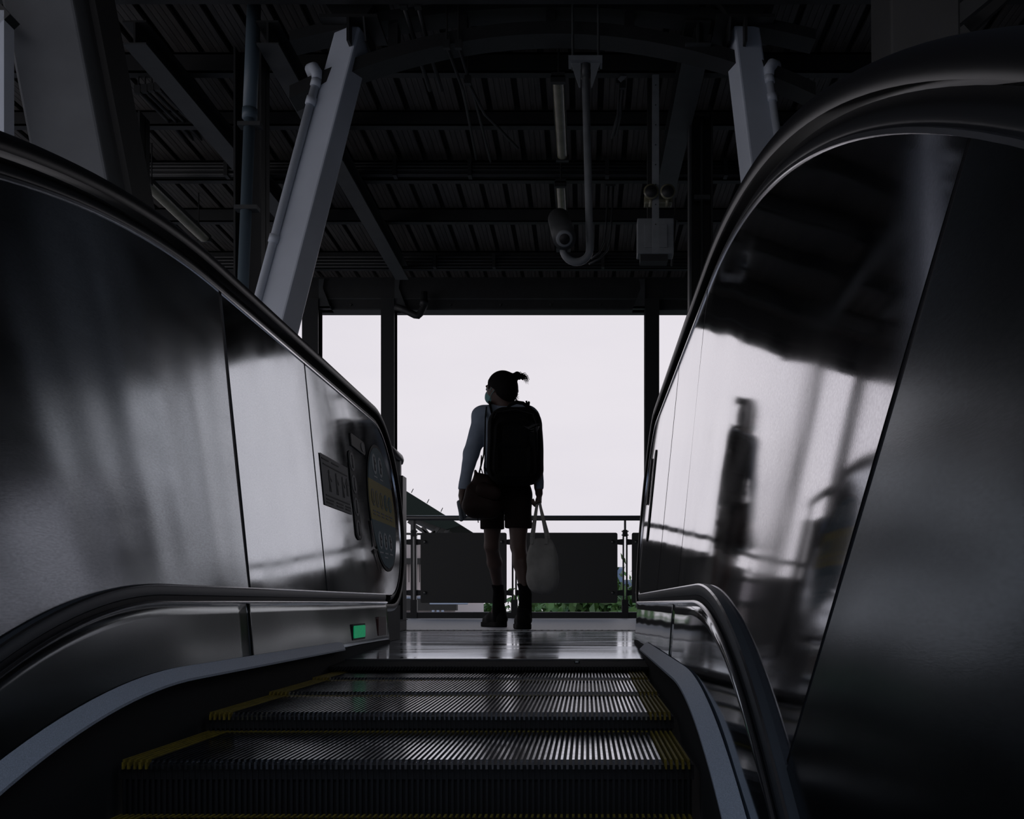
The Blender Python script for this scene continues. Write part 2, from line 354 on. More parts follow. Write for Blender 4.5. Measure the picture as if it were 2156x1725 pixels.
# ---------------------------------------------------------------- slanted columns
def slant(name, label, p0, p1, w0, w1, d0, d1, up=(0, 1, 0), m='column'):
    t = thing(name, label, 'column', tuple(p0))
    o = MB().beam(p0, p1, w0, d0, w1, d1, up=up).build('shaft', m, t); bevel(o, .012)
    return t
def along(p0, p1, z):
    p0, p1 = Vector(p0), Vector(p1); return p0 + (p1 - p0) * ((z - p0.z) / (p1.z - p0.z))
LT = (-1.385, 6.0, 3.56); LB = (-2.28, 5.9, 0.0)
tl = slant('slanted_column', 'pale grey slanted steel column left of the opening, lit on its face', LB, LT, .215, .165, .20, .15, up=(.34, 1, 0))
RT = (.925, 6.0, 3.56); RB = (1.36, 5.9, 0.0)
tr = slant('slanted_column', 'pale grey slanted steel column at the right beside the stainless balustrade', RB, RT, .24, .165, .24, .16, up=(-.25, 1, 0))
for t, T, s_ in ((tl, LT, -1), (tr, RT, 1)):
    T = Vector(T)
    MB().beam(T + Vector((-.17, 0, .02)), T + Vector((.17, 0, .02)), .30, .02, up=(0, 0, 1)).build('cap_plate', 'steel', t)
    q = MB(); q.prism([(T.x - .008, T.z + .01), (T.x + .008, T.z + .01), (T.x + .008, T.z - .13), (T.x - .008, T.z - .13)], 1, T.y - .16, T.y - .08)
    q.prism([(T.y - .16, T.z + .01), (T.y + .16, T.z + .01), (T.y + .1, T.z - .1), (T.y - .1, T.z - .1)], 0, T.x - s_ * .09 - .005, T.x - s_ * .09 + .005)
    q.build('stiffener', 'steel', t)
    q = MB(); q.prism([(T.x - .20, 3.75), (T.x + .20, 3.75), (T.x + .09, T.z + .03), (T.x - .09, T.z + .03)], 1, T.y - .12, T.y + .12)
    q.build('column_head', 'steel', t)
# drain pipe strapped to each slanted column
for (B, T, s_, lb, zz) in ((LB, LT, -1, 'pale drain pipe with a domed elbow strapped to the left slanted column', 3.25), (RB, RT, 1, 'pale drain pipe with a domed elbow strapped to the right slanted column', 3.27)):
    def side(z, e=.0):
        c = along(B, T, z); f = z / 3.56; wdh = ((.118 - .022 * f) if s_ < 0 else (.12 - .0375 * f)) ; return c + Vector((s_ * (wdh + .028 + e), -.06, 0))
    a, b_ = side(.02), side(zz)
    t = thing('column_drain_pipe', lb, 'pipe', tuple(a))
    MB().tube([a, side(1), side(2), b_], .024, 14).build('pipe', 'column', t, True)
    for z in (zz - .02, zz - .13, 2.30 if s_ < 0 else 2.75): MB().tube([side(z - .022), side(z + .022)], .030, 14).build('coupling', 'column', t, True)
    MB().tube([b_, b_ + Vector((0, 0, .04)), b_ + Vector((s_ * .02, .01, .07)), b_ + Vector((s_ * .045, .04, .08)), b_ + Vector((s_ * .05, .10, .08))], [.03, .034, .036, .036, .034], 14).build('elbow', 'column', t, True)
# near box column at the left, upright box column at the right
Y0 = 3.6
p1 = PX(70, -150, Y0); p0 = along(PX(102, 0, Y0), PX(173, 370, Y0), 0.0)
p1 = along(PX(102, 0, Y0), PX(173, 370, Y0), 3.6)
t = thing('box_column', 'large dark grey box column leaning at the upper left, nearest the camera', 'column', tuple(p0))
bevel(MB().beam(p0, p1, .235, .24, up=(-.10, 1, 0)).build('shaft', 'boxsteel', t), .01)
q = MB().beam(p0 + Vector((.155, .10, 0)), p1 + Vector((.155, .10, 0)), .022, .20, up=(0, 1, 0)); q.build('side_flange', 'steel', t)
p0 = Vector((1.19, 3.6, 0)); p1 = Vector((1.16, 3.6, 3.6))
t = thing('box_column', 'dark grey box column rising above the right balustrade top', 'column', tuple(p0))
bevel(MB().beam(p0, p1, .245, .24).build('shaft', 'steel', t), .01)
t = thing('brace', 'grey diagonal steel brace in the top right corner beside the box column', 'brace', (1.4, 3.8, 2.2))
MB().beam(PX(1985, 62, 3.9), PX(2110, -40, 3.9), .06, .06).build('bar', 'steel2', t); MB().beam(PX(2025, 62, 4.1), PX(2160, -60, 4.1), .08, .06).build('bar', 'steel', t)
# far-left pale post at the frame edge
x = (8 - CX) / F * 3.4
t = thing('post', 'slim bluish post at the far left edge of the view', 'post', (x, 3.4, 0))
MB().box((x - .03, 3.37, 0), (x + .018, 3.43, 2.15)).build('shaft', 'column', t); MB().beam((x - .10, 3.40, 2.25), (x + .02, 3.40, 2.12), .05, .06).build('arm', 'post', t)
# beams running towards the opening under the purlins
def ybeam(x0, x1, y0, y1, z, wd, label):
    t = thing('roof_beam', label, 'beam', (x0, y0, z))
    MB().beam((x0, y0, z + .005), (x1, y1, z + .005), wd, .01, up=(0, 0, 1)).build('bottom_flange', 'steel2', t)
    MB().beam((x0, y0, z + .07), (x1, y1, z + .07), .012, .12, up=(0, 0, 1)).build('web', 'steel', t)
    MB().beam((x0, y0, z + .135), (x1, y1, z + .135), wd, .01, up=(0, 0, 1)).build('top_flange', 'steel', t)
ybeam(-1.87, -1.87, 5.9, 10.2, 3.44, .13, 'grey roof beam crossing diagonally behind the left slanted column')
ybeam(-2.65, -2.56, 5.9, 9.3, 3.44, .14, 'dark roof beam crossing diagonally left of the blue downpipe')
ybeam(.655, .63, 5.9, 8.15, 3.44, .15, 'grey roof beam between the strut and the right upright channel')
# uprights with downpipe
def hpost(px, Y, wpx, label, z1=3.55, m='steel'):
    x = (px - CX) / F * Y; wd = wpx / F * Y
    t = thing('upright_post', label, 'post', (x, Y, 0))
    b = MB(); b.box((x - wd / 2, Y - .08, 0), (x - wd / 2 + .012, Y + .08, z1)).box((x + wd / 2 - .012, Y - .08, 0), (x + wd / 2, Y + .08, z1)).box((x - wd / 2, Y + .0, 0), (x + wd / 2, Y + .01, z1))
    b.build('shaft', m, t); return t, x
t, x = hpost(530, 6.2, 58, 'dark channel post behind the blue downpipe at the left')
hpost(285, 7.0, 40, 'dark post rising behind the leaning box column')
t, x = hpost(1474, 7.0, 48, 'dark channel post right of the bright opening')
MB().tube([(x + .005, 6.93, 0), (x + .005, 6.93, 3.5)], .012, 8).build('conduit', 'steel2', t, True)
MB().beam((x - .05, 6.93, 2.955), (x + .06, 6.93, 2.955), .03, .03, up=(0, 1, 0)).build('clamp', 'steel2', t)
MB().box((x - .085, 6.9, 0), (x - .07, 6.99, 3.52)).build('edge_angle', 'steel2', t)
a = PX(511, 620, 5.98); b_ = PX(535, 10, 5.98); a = a + (b_ - a) * ((0 - a.z) / (b_.z - a.z))
t = thing('downpipe', 'long bluish downpipe clipped to the left channel post', 'pipe', tuple(a))
mid = along(a, b_, 3.07)
MB().tube([a, mid], .033, 14).build('lower_pipe', 'pipe', t, True); MB().tube([mid, b_], .041, 14).build('upper_pipe', 'pipe', t, True)
for z in (3.07, ): MB().tube([along(a, b_, z - .03), along(a, b_, z + .03)], .044, 14).build('coupling', 'pipe', t, True)
for py in (265, 440):
    c = along(a, b_, EYE - (py - CY) / F * 5.98); MB().box((c.x - .06, c.y - .036, c.z - .012), (c.x + .075, c.y + .03, c.z + .012)).build('pipe_clip', 'steel2', t)
# ---------------------------------------------------------------- fluorescent battens
def batten(x, y0, y1, z, wd, label):
    t = thing('ceiling_light', label, 'lamp', (x, y0, z), 'unlit tube lights under the roof')
    MB().box((x - wd / 2 - .006, y0, z), (x + wd / 2 + .006, y1, z + .03)).build('housing', 'steel', t)
    n = 8; q = MB(); q.prism([(x + wd / 2 * math.cos(math.pi * (1 + k / n)), z + .7 * wd / 2 * math.sin(math.pi * (1 + k / n))) for k in range(n + 1)], 1, y0 + .03, y1 - .03)
    autosmooth(q.build('diffuser', 'lens', t), 60)
    for y in (y0, y1 - .035): MB().box((x - wd / 2 - .01, y, z - .03), (x + wd / 2 + .01, y + .035, z + .01)).build('end_cap', 'steel', t)
    for y in (y0 + .15, y1 - .15): MB().tube([(x, y, z + .03), (x, y, 3.75)], .006, 6).build('hanger', 'steel', t)
batten(-.175, 6.17, 7.30, 3.39, .072, 'long unlit tube light nearest, left of the hooked camera pole')
batten(-.200, 7.72, 8.72, 3.39, .072, 'short-looking unlit tube light behind the security camera')
batten(-3.39, 7.7, 8.95, 3.40, .10, 'unlit tube light at the far left above the handrail')
# ---------------------------------------------------------------- pipe bundles along purlins
def bundle(y, z, n, label, r=.011, x0=-5.5, x1=3.5):
    t = thing('pipe_bundle', label, 'pipes', (0, y, z))
    for k in range(n):
        zz = z + (k % 4) * .032; yy = y - .03 - (k // 4) * .03
        MB().tube([(x0, yy, zz), (-1.0, yy, zz + .004 * math.sin(k * 3)), (x1, yy, zz)], r, 8).build('conduit', 'steel', t, True)
    for x in (-2.9, -1.55, -.95, .15, 1.1): MB().box((x, y - .08, z - .018), (x + .03, y, z + .12)).build('pipe_clip', 'steel', t)
bundle(8.12, 3.60, 7, 'wide bundle of dark conduits crossing the middle roof purlin')
bundle(10.22, 3.57, 4, 'narrow bundle of dark conduits crossing near the roof edge')
def conduit(pts, label, r=.010, m='steel'):
    t = thing('conduit', label, 'pipe', tuple(pts[0])); MB().tube([pts[0] + Vector((0, .012, 0)), Vector((pts[0].x, pts[0].y + .012, 3.75))], .006, 6).build('hanger', m, t); MB().tube(pts, r, 8).build('tube', m, t, True)
    MB().box((pts[0][0] - .02, pts[0][1] - .01, pts[0][2] - .02), (pts[0][0] + .02, pts[0][1] + .02, pts[0][2] + .03)).build('saddle', m, t)
conduit([PX(1196 + 95, 388, 8.6), PX(1287, 478, 8.6), PX(1284, 505, 8.6), PX(1278, 528, 8.6), PX(1262, 545, 8.6), PX(1240, 556, 8.6)], 'thin bent conduit hanging right of the hooked camera pole, outer one', .009, 'steel2')
conduit([PX(1281, 388, 8.6), PX(1276, 478, 8.6), PX(1272, 510, 8.6), PX(1262, 532, 8.6), PX(1245, 545, 8.6)], 'thin bent conduit hanging right of the hooked camera pole, inner one', .009, 'steel2')
conduit([PX(1304, 170, 6.7), PX(1302, 240, 6.9), PX(1288, 290, 7.2)], 'thin conduit dropping beside the small white tag', .012)
conduit([PX(1311, 180, 6.7), PX(1306, 240, 6.9), PX(1297, 285, 7.2)], 'second thin conduit dropping beside the small white tag', .012)
conduit([PX(1422, 460, 8.9), PX(1414, 560, 8.9)], 'thin conduit behind the pale junction box', .009)
conduit([PX(940, 95, 5.9), PX(975, 190, 6.5), PX(1003, 335, 7.9)], 'dark cable run slanting down left of the tube lights, left one', .010)
conduit([PX(965, 95, 5.9), PX(1000, 210, 6.7), PX(1033, 340, 7.9)], 'dark cable run slanting down left of the tube lights, middle one', .010)
conduit([PX(985, 170, 6.3), PX(1020, 240, 6.9), PX(1050, 270, 7.2), PX(1090, 312, 7.6)], 'dark cable curving right towards the nearest tube light', .010)
conduit([PX(850, 10, 5.8), PX(880, 110, 6.2), PX(905, 190, 6.5)], 'dark cable dropping beside the left end of the arch truss', .014)
conduit([PX(880, 10, 5.8), PX(905, 110, 6.2), PX(930, 190, 6.5)], 'second dark cable dropping beside the left end of the arch truss', .014)
for k in range(4): conduit([PX(290 + 14 * k, 190 - 2 * k, 6.6), PX(345 + 16 * k, 245, 7.2), PX(395 + 18 * k, 300, 7.9)], 'dark conduit slanting across the roof left of the blue downpipe, %s' % ('lowest of four', 'second lowest of four', 'second highest of four', 'highest of four')[k], .013)
t = thing('tag', 'small white paper tag hanging under the roof beside two conduits', 'tag', tuple(PX(1308, 165, 6.6)))
MB().beam(PX(1304, 170, 6.6), PX(1316, 158, 6.6), .03, .004, up=(0, 1, 0)).build('card', 'whitepipe', t)
# ---------------------------------------------------------------- hooked pole and camera
t = thing('camera_pole', 'pale grey hooked pole hanging from a bracket, ending in a U bend', 'pole', tuple(PX(1234, 150, 5.9)))
a = PX(1233, 165, 5.9); b_ = PX(1242, 520, 5.9); pts = [a, b_]
c = PX(1214, 524, 5.9); rr = (1242 - 1214) / F * 5.9
for k in range(1, 13): th = math.pi * k / 12 * .98; pts.append(c + Vector((math.cos(th) * rr, 0, -math.sin(th) * rr)))
MB().tube(pts, .0225, 16).build('bent_pipe', 'whitepipe', t, True)
q = MB(); A = PX(1197, 126, 5.9); B = PX(1268, 136, 5.9); q.box((A.x, 5.85, B.z), (B.x, 5.95, A.z)); q.build('top_plate', 'whitepipe', t)
for sx in (-1, 1):
    q = MB(); x0 = a.x + sx * .03; q.prism([(x0, A.z), (x0 + sx * .065, A.z), (x0 + sx * .008, A.z - .17), (x0, A.z - .17)], 1, 5.88, 5.89); q.build('gusset', 'whitepipe', t)
    MB().tube([(a.x + sx * .075, 5.9, A.z - .06), (a.x + sx * .075, 5.9, 3.75)], .008, 8).build('hanger_rod', 'steel2', t)
MB().tube([a + Vector((0, 0, .11)), a], .028, 14).build('socket', 'steel2', t, True)
e = pts[-1]
MB().box((e.x - .042, e.y - .03, e.z - .005), (e.x + .042, e.y + .03, e.z + .018)).build('mount_bracket', 'steel2', t)
# camera
t = thing('security_camera', 'grey cylindrical security camera pointing down at the escalator from the hooked pole', 'camera', tuple(PX(1187, 500, 5.86)))
f_ = PX(1188, 501, 5.70); r_ = PX(1177, 462, 5.98)
d = (r_ - f_).normalized()
MB().tube([f_ - d * .01, r_], [.066, .066], 22).build('sun_hood', 'steel2', t, True)
MB().tube([f_ - d * .02, f_ - d * .012], [.040, .050], 22).build('front_ring', 'whitepipe', t, True)
MB().tube([f_ - d * .025, f_ - d * .018], [.030, .030], 18).build('lens', 'black', t, True)
MB().box((e.x - .02, e.y - .11, e.z + .012), (e.x + .02, e.y + .05, e.z + .035)).build('mounting_foot', 'steel2', t)
# ---------------------------------------------------------------- strut, twin lamp, junction box
xs = (1380 - CX) / F * 6.6
t = thing('hanging_strut', 'slim pale steel strut hanging in front of the junction box', 'strut', (xs, 6.6, 3.7))
MB().box((xs - .022, 6.58, EYE + (CY - 535) / F * 6.6), (xs + .022, 6.60, 3.75)).build('channel', 'whitepipe', t)
q = MB()
for k in range(8): q.tube([(xs, 6.58, 3.55 - k * .13), (xs, 6.577, 3.55 - k * .13)], .004, 6)
q.build('bolt_holes', 'black', t)['kind'] = 'stuff'
t = thing('emergency_light', 'cream twin-headed emergency light on the hanging strut above the junction box', 'lamp', tuple(PX(1387, 425, 6.6)))
A = PX(1357, 408, 6.6); B = PX(1416, 428, 6.6); bevel(MB().box((A.x, 6.6, B.z), (B.x, 6.68, A.z)).build('battery_box', 'lens', t), .006)
for px in (1371, 1406):
    c = PX(px, 403, 6.55); MB().tube([c + Vector((0, .06, 0)), c + Vector((0, .02, 0)), c], [.02, .045, .050], 20).build('lamp_head', 'lens', t, True)
    MB().tube([c + Vector((0, -.001, 0)), c + Vector((0, .002, 0))], [.040, .040], 20).build('reflector', 'steel', t, True)
    MB().tube([c + Vector((0, .03, -.04)), c + Vector((0, .06, -.075))], .012, 8).build('swivel', 'lens', t, True)
t = thing('junction_box', 'pale grey paint-chipped junction box behind the hanging strut', 'box', tuple(PX(1380, 535, 6.7)))
A = PX(1342, 459, 6.7); B = PX(1419, 534, 6.7)
bevel(MB().box((A.x, 6.70, B.z), (B.x, 6.82, A.z)).build('body', 'whitepipe', t), .006)
for px0, px1 in ((1357, 1378), (1388, 1405)): a_ = PX(px0, 473, 6.7); b_ = PX(px1, 522, 6.7); bevel(MB().box((a_.x, 6.692, b_.z), (b_.x, 6.70, a_.z)).build('cover_plate', 'whitepipe', t), .002)
MB().box((A.x + .02, 6.71, B.z - .045), (B.x - .04, 6.81, B.z)).build('drip_tray', 'steel', t)
MB().box((A.x + .07, 6.75, A.z), (A.x + .15, 6.80, 3.75)).build('back_channel', 'steel', t)
#==PART2==
# ================================================================ ESCALATOR
XC = -.31; HT = .615; HB = .54; HS = .522; HD = .508
TAN = math.tan(math.radians(30))
def arc(Z0, Yc, R, y):
    """height and slope of a rail that is level beyond Yc and turns down to 30 degrees with radius R"""
    if y >= Yc: return Z0, 0.0
    y30 = Yc - R * .5
    if y >= y30:
        s_ = (Yc - y) / R; return Z0 - R * (1 - math.sqrt(1 - s_ * s_)), math.asin(s_)
    return Z0 - R * (1 - math.cos(math.radians(30))) - (y30 - y) * TAN, math.radians(30)
TOP = (.95, 2.5, 3.7); BOT = (.20, 2.0, 1.65); DCK = (.032, 2.05, 2.3)
NY, NR = 4.375, .375; NZ = .575
def topz(y): return arc(*TOP, y)[0]
def botz(y): return arc(*BOT, y)[0]
def frange(a, b, n): return [a + (b - a) * i / n for i in range(n + 1)]
def curve_pts(cv, ys): return [(y, arc(*cv, y)[0], -math.sin(arc(*cv, y)[1]), math.cos(arc(*cv, y)[1]), 0.0) for y in ys]
YS = frange(-1.2, .6, 4)[:-1] + frange(.6, 2.6, 34)[:-1]
def newel_pts(a0=90, a1=-90, n=26):
    r = []
    for i in range(n + 1):
        a = math.radians(a0 + (a1 - a0) * i / n); r.append((NY + NR * math.cos(a), NZ + NR * math.sin(a), math.cos(a), math.sin(a), .1 * (.95 - (NZ + NR * math.sin(a)))))
    return r
TOPPATH = curve_pts(TOP, YS + frange(2.6, NY, 6)[:-1]) + newel_pts()
RAILPATH = TOPPATH + [(4.30, .20, 0, -1, .075), (4.20, .20, 0, -1, .075)]
def sweep(path, prof, half, s_, closed=True, cap=True):
    V = []; n = len(prof); Fc = []
    for (y, z, ny, nz, lean) in path:
        for dx, dn in prof: V.append((XC + s_ * (half - lean + dx), y + ny * dn, z + nz * dn))
    m_ = n if closed else n - 1
    for i in range(len(path) - 1):
        for k in range(m_): Fc.append((i * n + k, i * n + (k + 1) % n, (i + 1) * n + (k + 1) % n, (i + 1) * n + k))
    if cap and closed: Fc += [tuple(range(n)), tuple(range((len(path) - 1) * n, len(path) * n))[::-1]]
    b = MB(); b.V = V; b.F = Fc; return b
def map_bot(yt): return yt if yt >= 2.54 else 2.54 - (2.54 - yt) * .79 if yt >= .8 else 1.165 - (.8 - yt)
def panel_pt(yt, v, s_, amp=0, seed=0.0, off=0.0):
    """v 0 at the bottom, 1 at the top; yt is the station along the top edge"""
    if yt <= NY: a = (yt, topz(yt)); b = (map_bot(yt), botz(map_bot(yt)))
    else:
        c = math.sqrt(max(NR * NR - (yt - NY) ** 2, 0)); a = (yt, NZ + c); b = (yt, NZ - c)
    y = b[0] + (a[0] - b[0]) * v; z = b[1] + (a[1] - b[1]) * v
    if yt <= NY: h = HB + (HT - HB) * v
    else: h = HT - .1 * (.95 - z)
    wv = 0; hf = 1.0 if amp > .001 else 0.0
    if amp:
        e = math.sin(math.pi * min(1, max(0, v))) ** .5
        wv = amp * (math.sin(yt * 7.3 + seed + 1.1 * v) + .30 * math.sin(yt * 15.0 + seed * 2.3 - 2.2 * v) + .35 * math.sin(yt * 4 + v * 5 + seed) + hf * .22 * math.sin(yt * 33 + seed * 5 + 1.4 * v) + .5 * math.sin(v * 3.6 + seed * 1.7)) * e
    return Vector((XC + s_ * (h + wv + off), y, z))
def pan_at(y, z, s_, off=-.002):   # a point on the level / newel part of the leaning panel
    return Vector((XC + s_ * (HT - .1 * (.95 - z) + off), y, z))
def panel(parent, s_, y0, y1, m, amp, seed, g0=.0032, g1=.0032):
    ys = frange(y0 + g0, y1 - g1, max(14, int((y1 - y0) * 40))) if y1 < NY + .1 else frange(y0 + g0, NY, 40)[:-1] + [NY + (NR - .001) * math.sin(math.pi / 2 * i / 24) for i in range(25)]
    vs = frange(0, 1, 20); V = []; Fc = []
    for y in ys:
        for v in vs: V.append(panel_pt(y, v, s_, amp, seed))
    n = len(vs)
    for i in range(len(ys) - 1):
        for k in range(n - 1):
            q = (i * n + k, (i + 1) * n + k, (i + 1) * n + k + 1, i * n + k + 1); Fc.append(q if s_ < 0 else q[::-1])
    o = mk('panel', V, Fc, m, parent, True)
    sd = o.modifiers.new('thickness', 'SOLIDIFY'); sd.thickness = .004; sd.offset = -1; es = o.modifiers.new('rim', 'EDGE_SPLIT'); es.split_angle = .7
    return o
def side(s_, label):
    t = thing('escalator_balustrade', label, 'balustrade', (XC + s_ * .62, 2.5, 0))
    panel(t, s_, -1.2, .8, 'panel_dim', .0014, 1.3 + s_)
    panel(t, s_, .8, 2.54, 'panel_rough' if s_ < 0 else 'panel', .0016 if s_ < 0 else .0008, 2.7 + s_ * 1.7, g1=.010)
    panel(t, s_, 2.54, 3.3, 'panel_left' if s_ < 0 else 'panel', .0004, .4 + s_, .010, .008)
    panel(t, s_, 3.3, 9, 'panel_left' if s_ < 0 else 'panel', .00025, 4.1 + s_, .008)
    # black joint strips behind the panel seams
    for yj in (.8, 2.54, 3.3):
        V = []; vs = frange(0, 1, 12)
        for off in (.0025, .005):
            for v in vs:
                for yt in (yj - .016, yj + .016): V.append(panel_pt(yt, v, s_, 0, 0, off))
        k = 26; Fc = [(2 * i, 2 * i + 1, 2 * i + 3, 2 * i + 2) for i in range(12)] + [(k + 2 * i + 2, k + 2 * i + 3, k + 2 * i + 1, k + 2 * i) for i in range(12)]
        mk('joint_strip', V, Fc, 'black', t)
    autosmooth(sweep(TOPPATH, [(-.0035, -.001), (-.0035, .004), (.004, .005), (.004, -.001)], HT, s_).build('panel_edge_lip', 'lip', t), 50)
    autosmooth(sweep(TOPPATH, [(.003, .004), (.0005, .010), (.001, .017), (.006, .024), (.012, .029), (.012, .036), (.05, .036), (.05, .004)], HT, s_).build('handrail_guide', 'cove', t), 70)
    cp = TOPPATH[:-1]
    # level / curved moulding under the panels
    mys = frange(-1.2, 1.0, 4)[:-1] + frange(1.0, 2.1, 26)[:-1] + frange(2.1, 4.19, 5)
    mpth = curve_pts(BOT, mys)
    autosmooth(sweep(mpth, [(.006, .003), (-.004, .003), (-.012, .001), (-.016, -.006), (-.015, -.018), (-.009, -.024), (.006, -.024)], HB, s_).build('moulding', 'trim', t), 40)
    sweep(mpth, [(-.0115, .0035), (-.0145, .001), (-.0135, -.0005), (-.0105, .0015)], HB, s_).build('moulding_highlight', 'lip', t)  # thin bright bead added as the highlight along the moulding's top edge
    autosmooth(sweep(mpth, [(0, -.029), (-.003, -.030), (-.005, -.033), (-.003, -.036), (0, -.037)], HS, s_).build('skirt_top_lip', 'lip', t), 60)
    autosmooth(sweep(mpth, [(.004, -.020), (.004, -.034), (.012, -.034), (.012, -.020)], HS, s_).build('recess', 'black', t), 60)
    # lower polished panels, two pieces
    for y0, y1, sd in ((-1.2, 2.46, .5), (2.464, 4.19, 2.2)):
        ys = frange(y0, y1, 60); V = []; Fc = []; n = 7
        for y in ys:
            a = botz(y) - .034; b_ = arc(*DCK, y)[0] - .03
            for k in range(n):
                v = k / (n - 1); V.append((XC + s_ * (HS - .012 * (1 - v) + .0006 * math.sin(y * 7 + sd * 3 + v * 2) + .0003 * math.sin(y * 17 + sd)), y, b_ + (a - b_) * v))
        for i in range(len(ys) - 1):
            for k in range(n - 1): q = (i * n + k, (i + 1) * n + k, (i + 1) * n + k + 1, i * n + k + 1); Fc.append(q if s_ < 0 else q[::-1])
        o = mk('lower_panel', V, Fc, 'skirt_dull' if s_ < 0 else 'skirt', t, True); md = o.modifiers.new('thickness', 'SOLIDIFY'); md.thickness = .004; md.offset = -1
    # skirt deflector
    dys = frange(-1.2, .9, 4)[:-1] + frange(.9, 2.15, 26)[:-1] + frange(2.15, 3.32, 4) 
    dp = curve_pts(DCK, dys)
    autosmooth(sweep(dp, [(.002, .004), (-.023, -.018), (-.023, -.023), (.002, -.022)], HD, s_).build('skirt_deflector', 'deflector', t), 30)
    e = dp[-1]; b = MB()
    b.add([(XC + s_ * (HD + .002), e[0], e[1] + .004), (XC + s_ * (HD - .023), e[0], e[1] - .018), (XC + s_ * (HD + .002), e[0], e[1] - .022), (XC + s_ * (HD + .002), e[0] + .06, e[1] + .0)], [(0, 3, 1), (1, 3, 2), (0, 1, 2), (0, 2, 3)]).build('deflector_tip', 'deflector', t)
    autosmooth(sweep(curve_pts(DCK, dys + [3.7, 4.19]), [(.0, -.02), (.0, -.30), (.02, -.30), (.02, -.02)], HD, s_).build('skirt_plate', 'brush', t), 30)
    # outer cladding and closed ends
    V = []; Fc = []
    pth = TOPPATH[:-6]
    for (y, z, ny, nz, lean) in pth:
        V.append((XC + s_ * (HT + .075), y, z)); V.append((XC + s_ * (HT + .075), y, min(z - .02, max(.0, botz(y) - .9) if y > 3.0 else botz(y) - .9)))
    for i in range(len(pth) - 1): Fc.append((2 * i, 2 * i + 1, 2 * i + 3, 2 * i + 2))
    o = mk('outer_cladding', V, Fc, 'steel2', t); md = o.modifiers.new('thickness', 'SOLIDIFY'); md.thickness = .01
    b = MB(); x0, x1 = sorted((XC + s_ * (HS + .004), XC + s_ * (HT + .07)))
    b.box((x0, 3.3, 0), (x1, 4.19, .15)).box((min(XC + s_ * (HS + .02), XC + s_ * (HT + .06)), 4.19, 0), (max(XC + s_ * (HS + .02), XC + s_ * (HT + .06)), 4.60, .155))
    b.build('newel_base', 'black', t)
    x0, x1 = sorted((XC + s_ * (HS + .0), XC + s_ * (HS + .02))); MB().box((x0, 4.186, 0), (x1, 4.192, .165)).build('end_cap', 'cove', t)
    return t
bl = side(-1, 'long stainless escalator balustrade on the left, carrying the pictogram stickers')
br = side(1, 'long curving stainless escalator balustrade on the right, mirroring the walker')
for s_, lb in ((-1, 'black rubber handrail along the left balustrade top'), (1, 'black rubber handrail sweeping over the right balustrade')):
    pr = [(.000, .046), (-.008, .040), (-.012, .046), (-.012, .058), (-.006, .069), (.006, .0745), (.035, .077), (.064, .0745), (.076, .069), (.082, .058), (.082, .046), (.078, .040), (.07, .046)]
    tag(autosmooth(sweep(RAILPATH, pr, HT, s_).build('handrail', 'rubber', base=Vector((XC + s_ * HT, 2.5, 1.0))), 60), lb, 'handrail')
# ---------------------------------------------------------------- stickers on the left newel, strips on the right one
def on_panel(name, pts, m, parent, s_=-1, off=-.0030, th=.0014):
    n = len(pts); V = [pan_at(y, z, s_, off) for y, z in pts] + [pan_at(y, z, s_, off + th) for y, z in pts]
    b = MB().add(V, [tuple(range(n)), tuple(range(2 * n - 1, n - 1, -1))] + [(i, (i + 1) % n, n + (i + 1) % n, n + i) for i in range(n)]); return b.build(name, m, parent)
def disc(y, z, r, n=20, ry=None): ry = ry or r; return [(y + ry * math.cos(2 * math.pi * k / n), z + r * math.sin(2 * math.pi * k / n)) for k in range(n)]
def stroke(y0, z0, y1, z1, w_):
    d = Vector((y1 - y0, z1 - z0)).normalized() * w_ / 2; return [(y0 - d.y, z0 + d.x), (y1 - d.y, z1 + d.x), (y1 + d.y, z1 - d.x), (y0 + d.y, z0 - d.x)]
def walker(y, z, h, m, parent, off, bar=False):   # little standing figure
    on_panel('figure', disc(y, z + h * .38, h * .10, 12), m, parent, off=off)
    on_panel('figure', stroke(y, z + h * .27, y, z - h * .08, h * .22), m, parent, off=off)
    on_panel('figure', stroke(y - h * .05, z - h * .08, y - h * .12, z - h * .45, h * .09), m, parent, off=off)
    on_panel('figure', stroke(y + h * .05, z - h * .08, y + h * .12, z - h * .45, h * .09), m, parent, off=off)
    if bar: on_panel('figure', stroke(y + h * .1, z + h * .2, y + h * .34, z + h * .02, h * .07), m, parent, off=off)
# big round sticker with three colour bands
CYs, CZs, CR = 4.365, .575, .262
def band(z0, z1):
    r = []
    for k in range(15): z = z0 + (z1 - z0) * k / 14; r.append((CYs + math.sqrt(max(CR ** 2 - (z - CZs) ** 2, 1e-9)), z))
    for k in range(15): z = z1 + (z0 - z1) * k / 14; r.append((CYs - math.sqrt(max(CR ** 2 - (z - CZs) ** 2, 1e-9)), z))
    return r
st = on_panel('round_sticker', disc(CYs, CZs, CR + .012, 48), 'ink', bl, off=-.0030, th=.0012); st['label'] = 'round safety sticker with teal, yellow and teal bands of white pictograms'
on_panel('teal_band', band(.68, CZs + CR), 'teal', st, off=-.0046); on_panel('yellow_band', band(.51, .68), 'ylw', st, off=-.0046); on_panel('teal_band', band(CZs - CR, .51), 'teal', st, off=-.0046)
for y, z, r in ((4.27, .755, .044), (4.39, .755, .044), (4.24, .43, .038), (4.345, .43, .038), (4.45, .43, .038)):
    on_panel('pictogram_disc', disc(y, z, r), 'disc', st, off=-.0062); walker(y, z, r * 1.5, 'ink', st, -.0076, True)
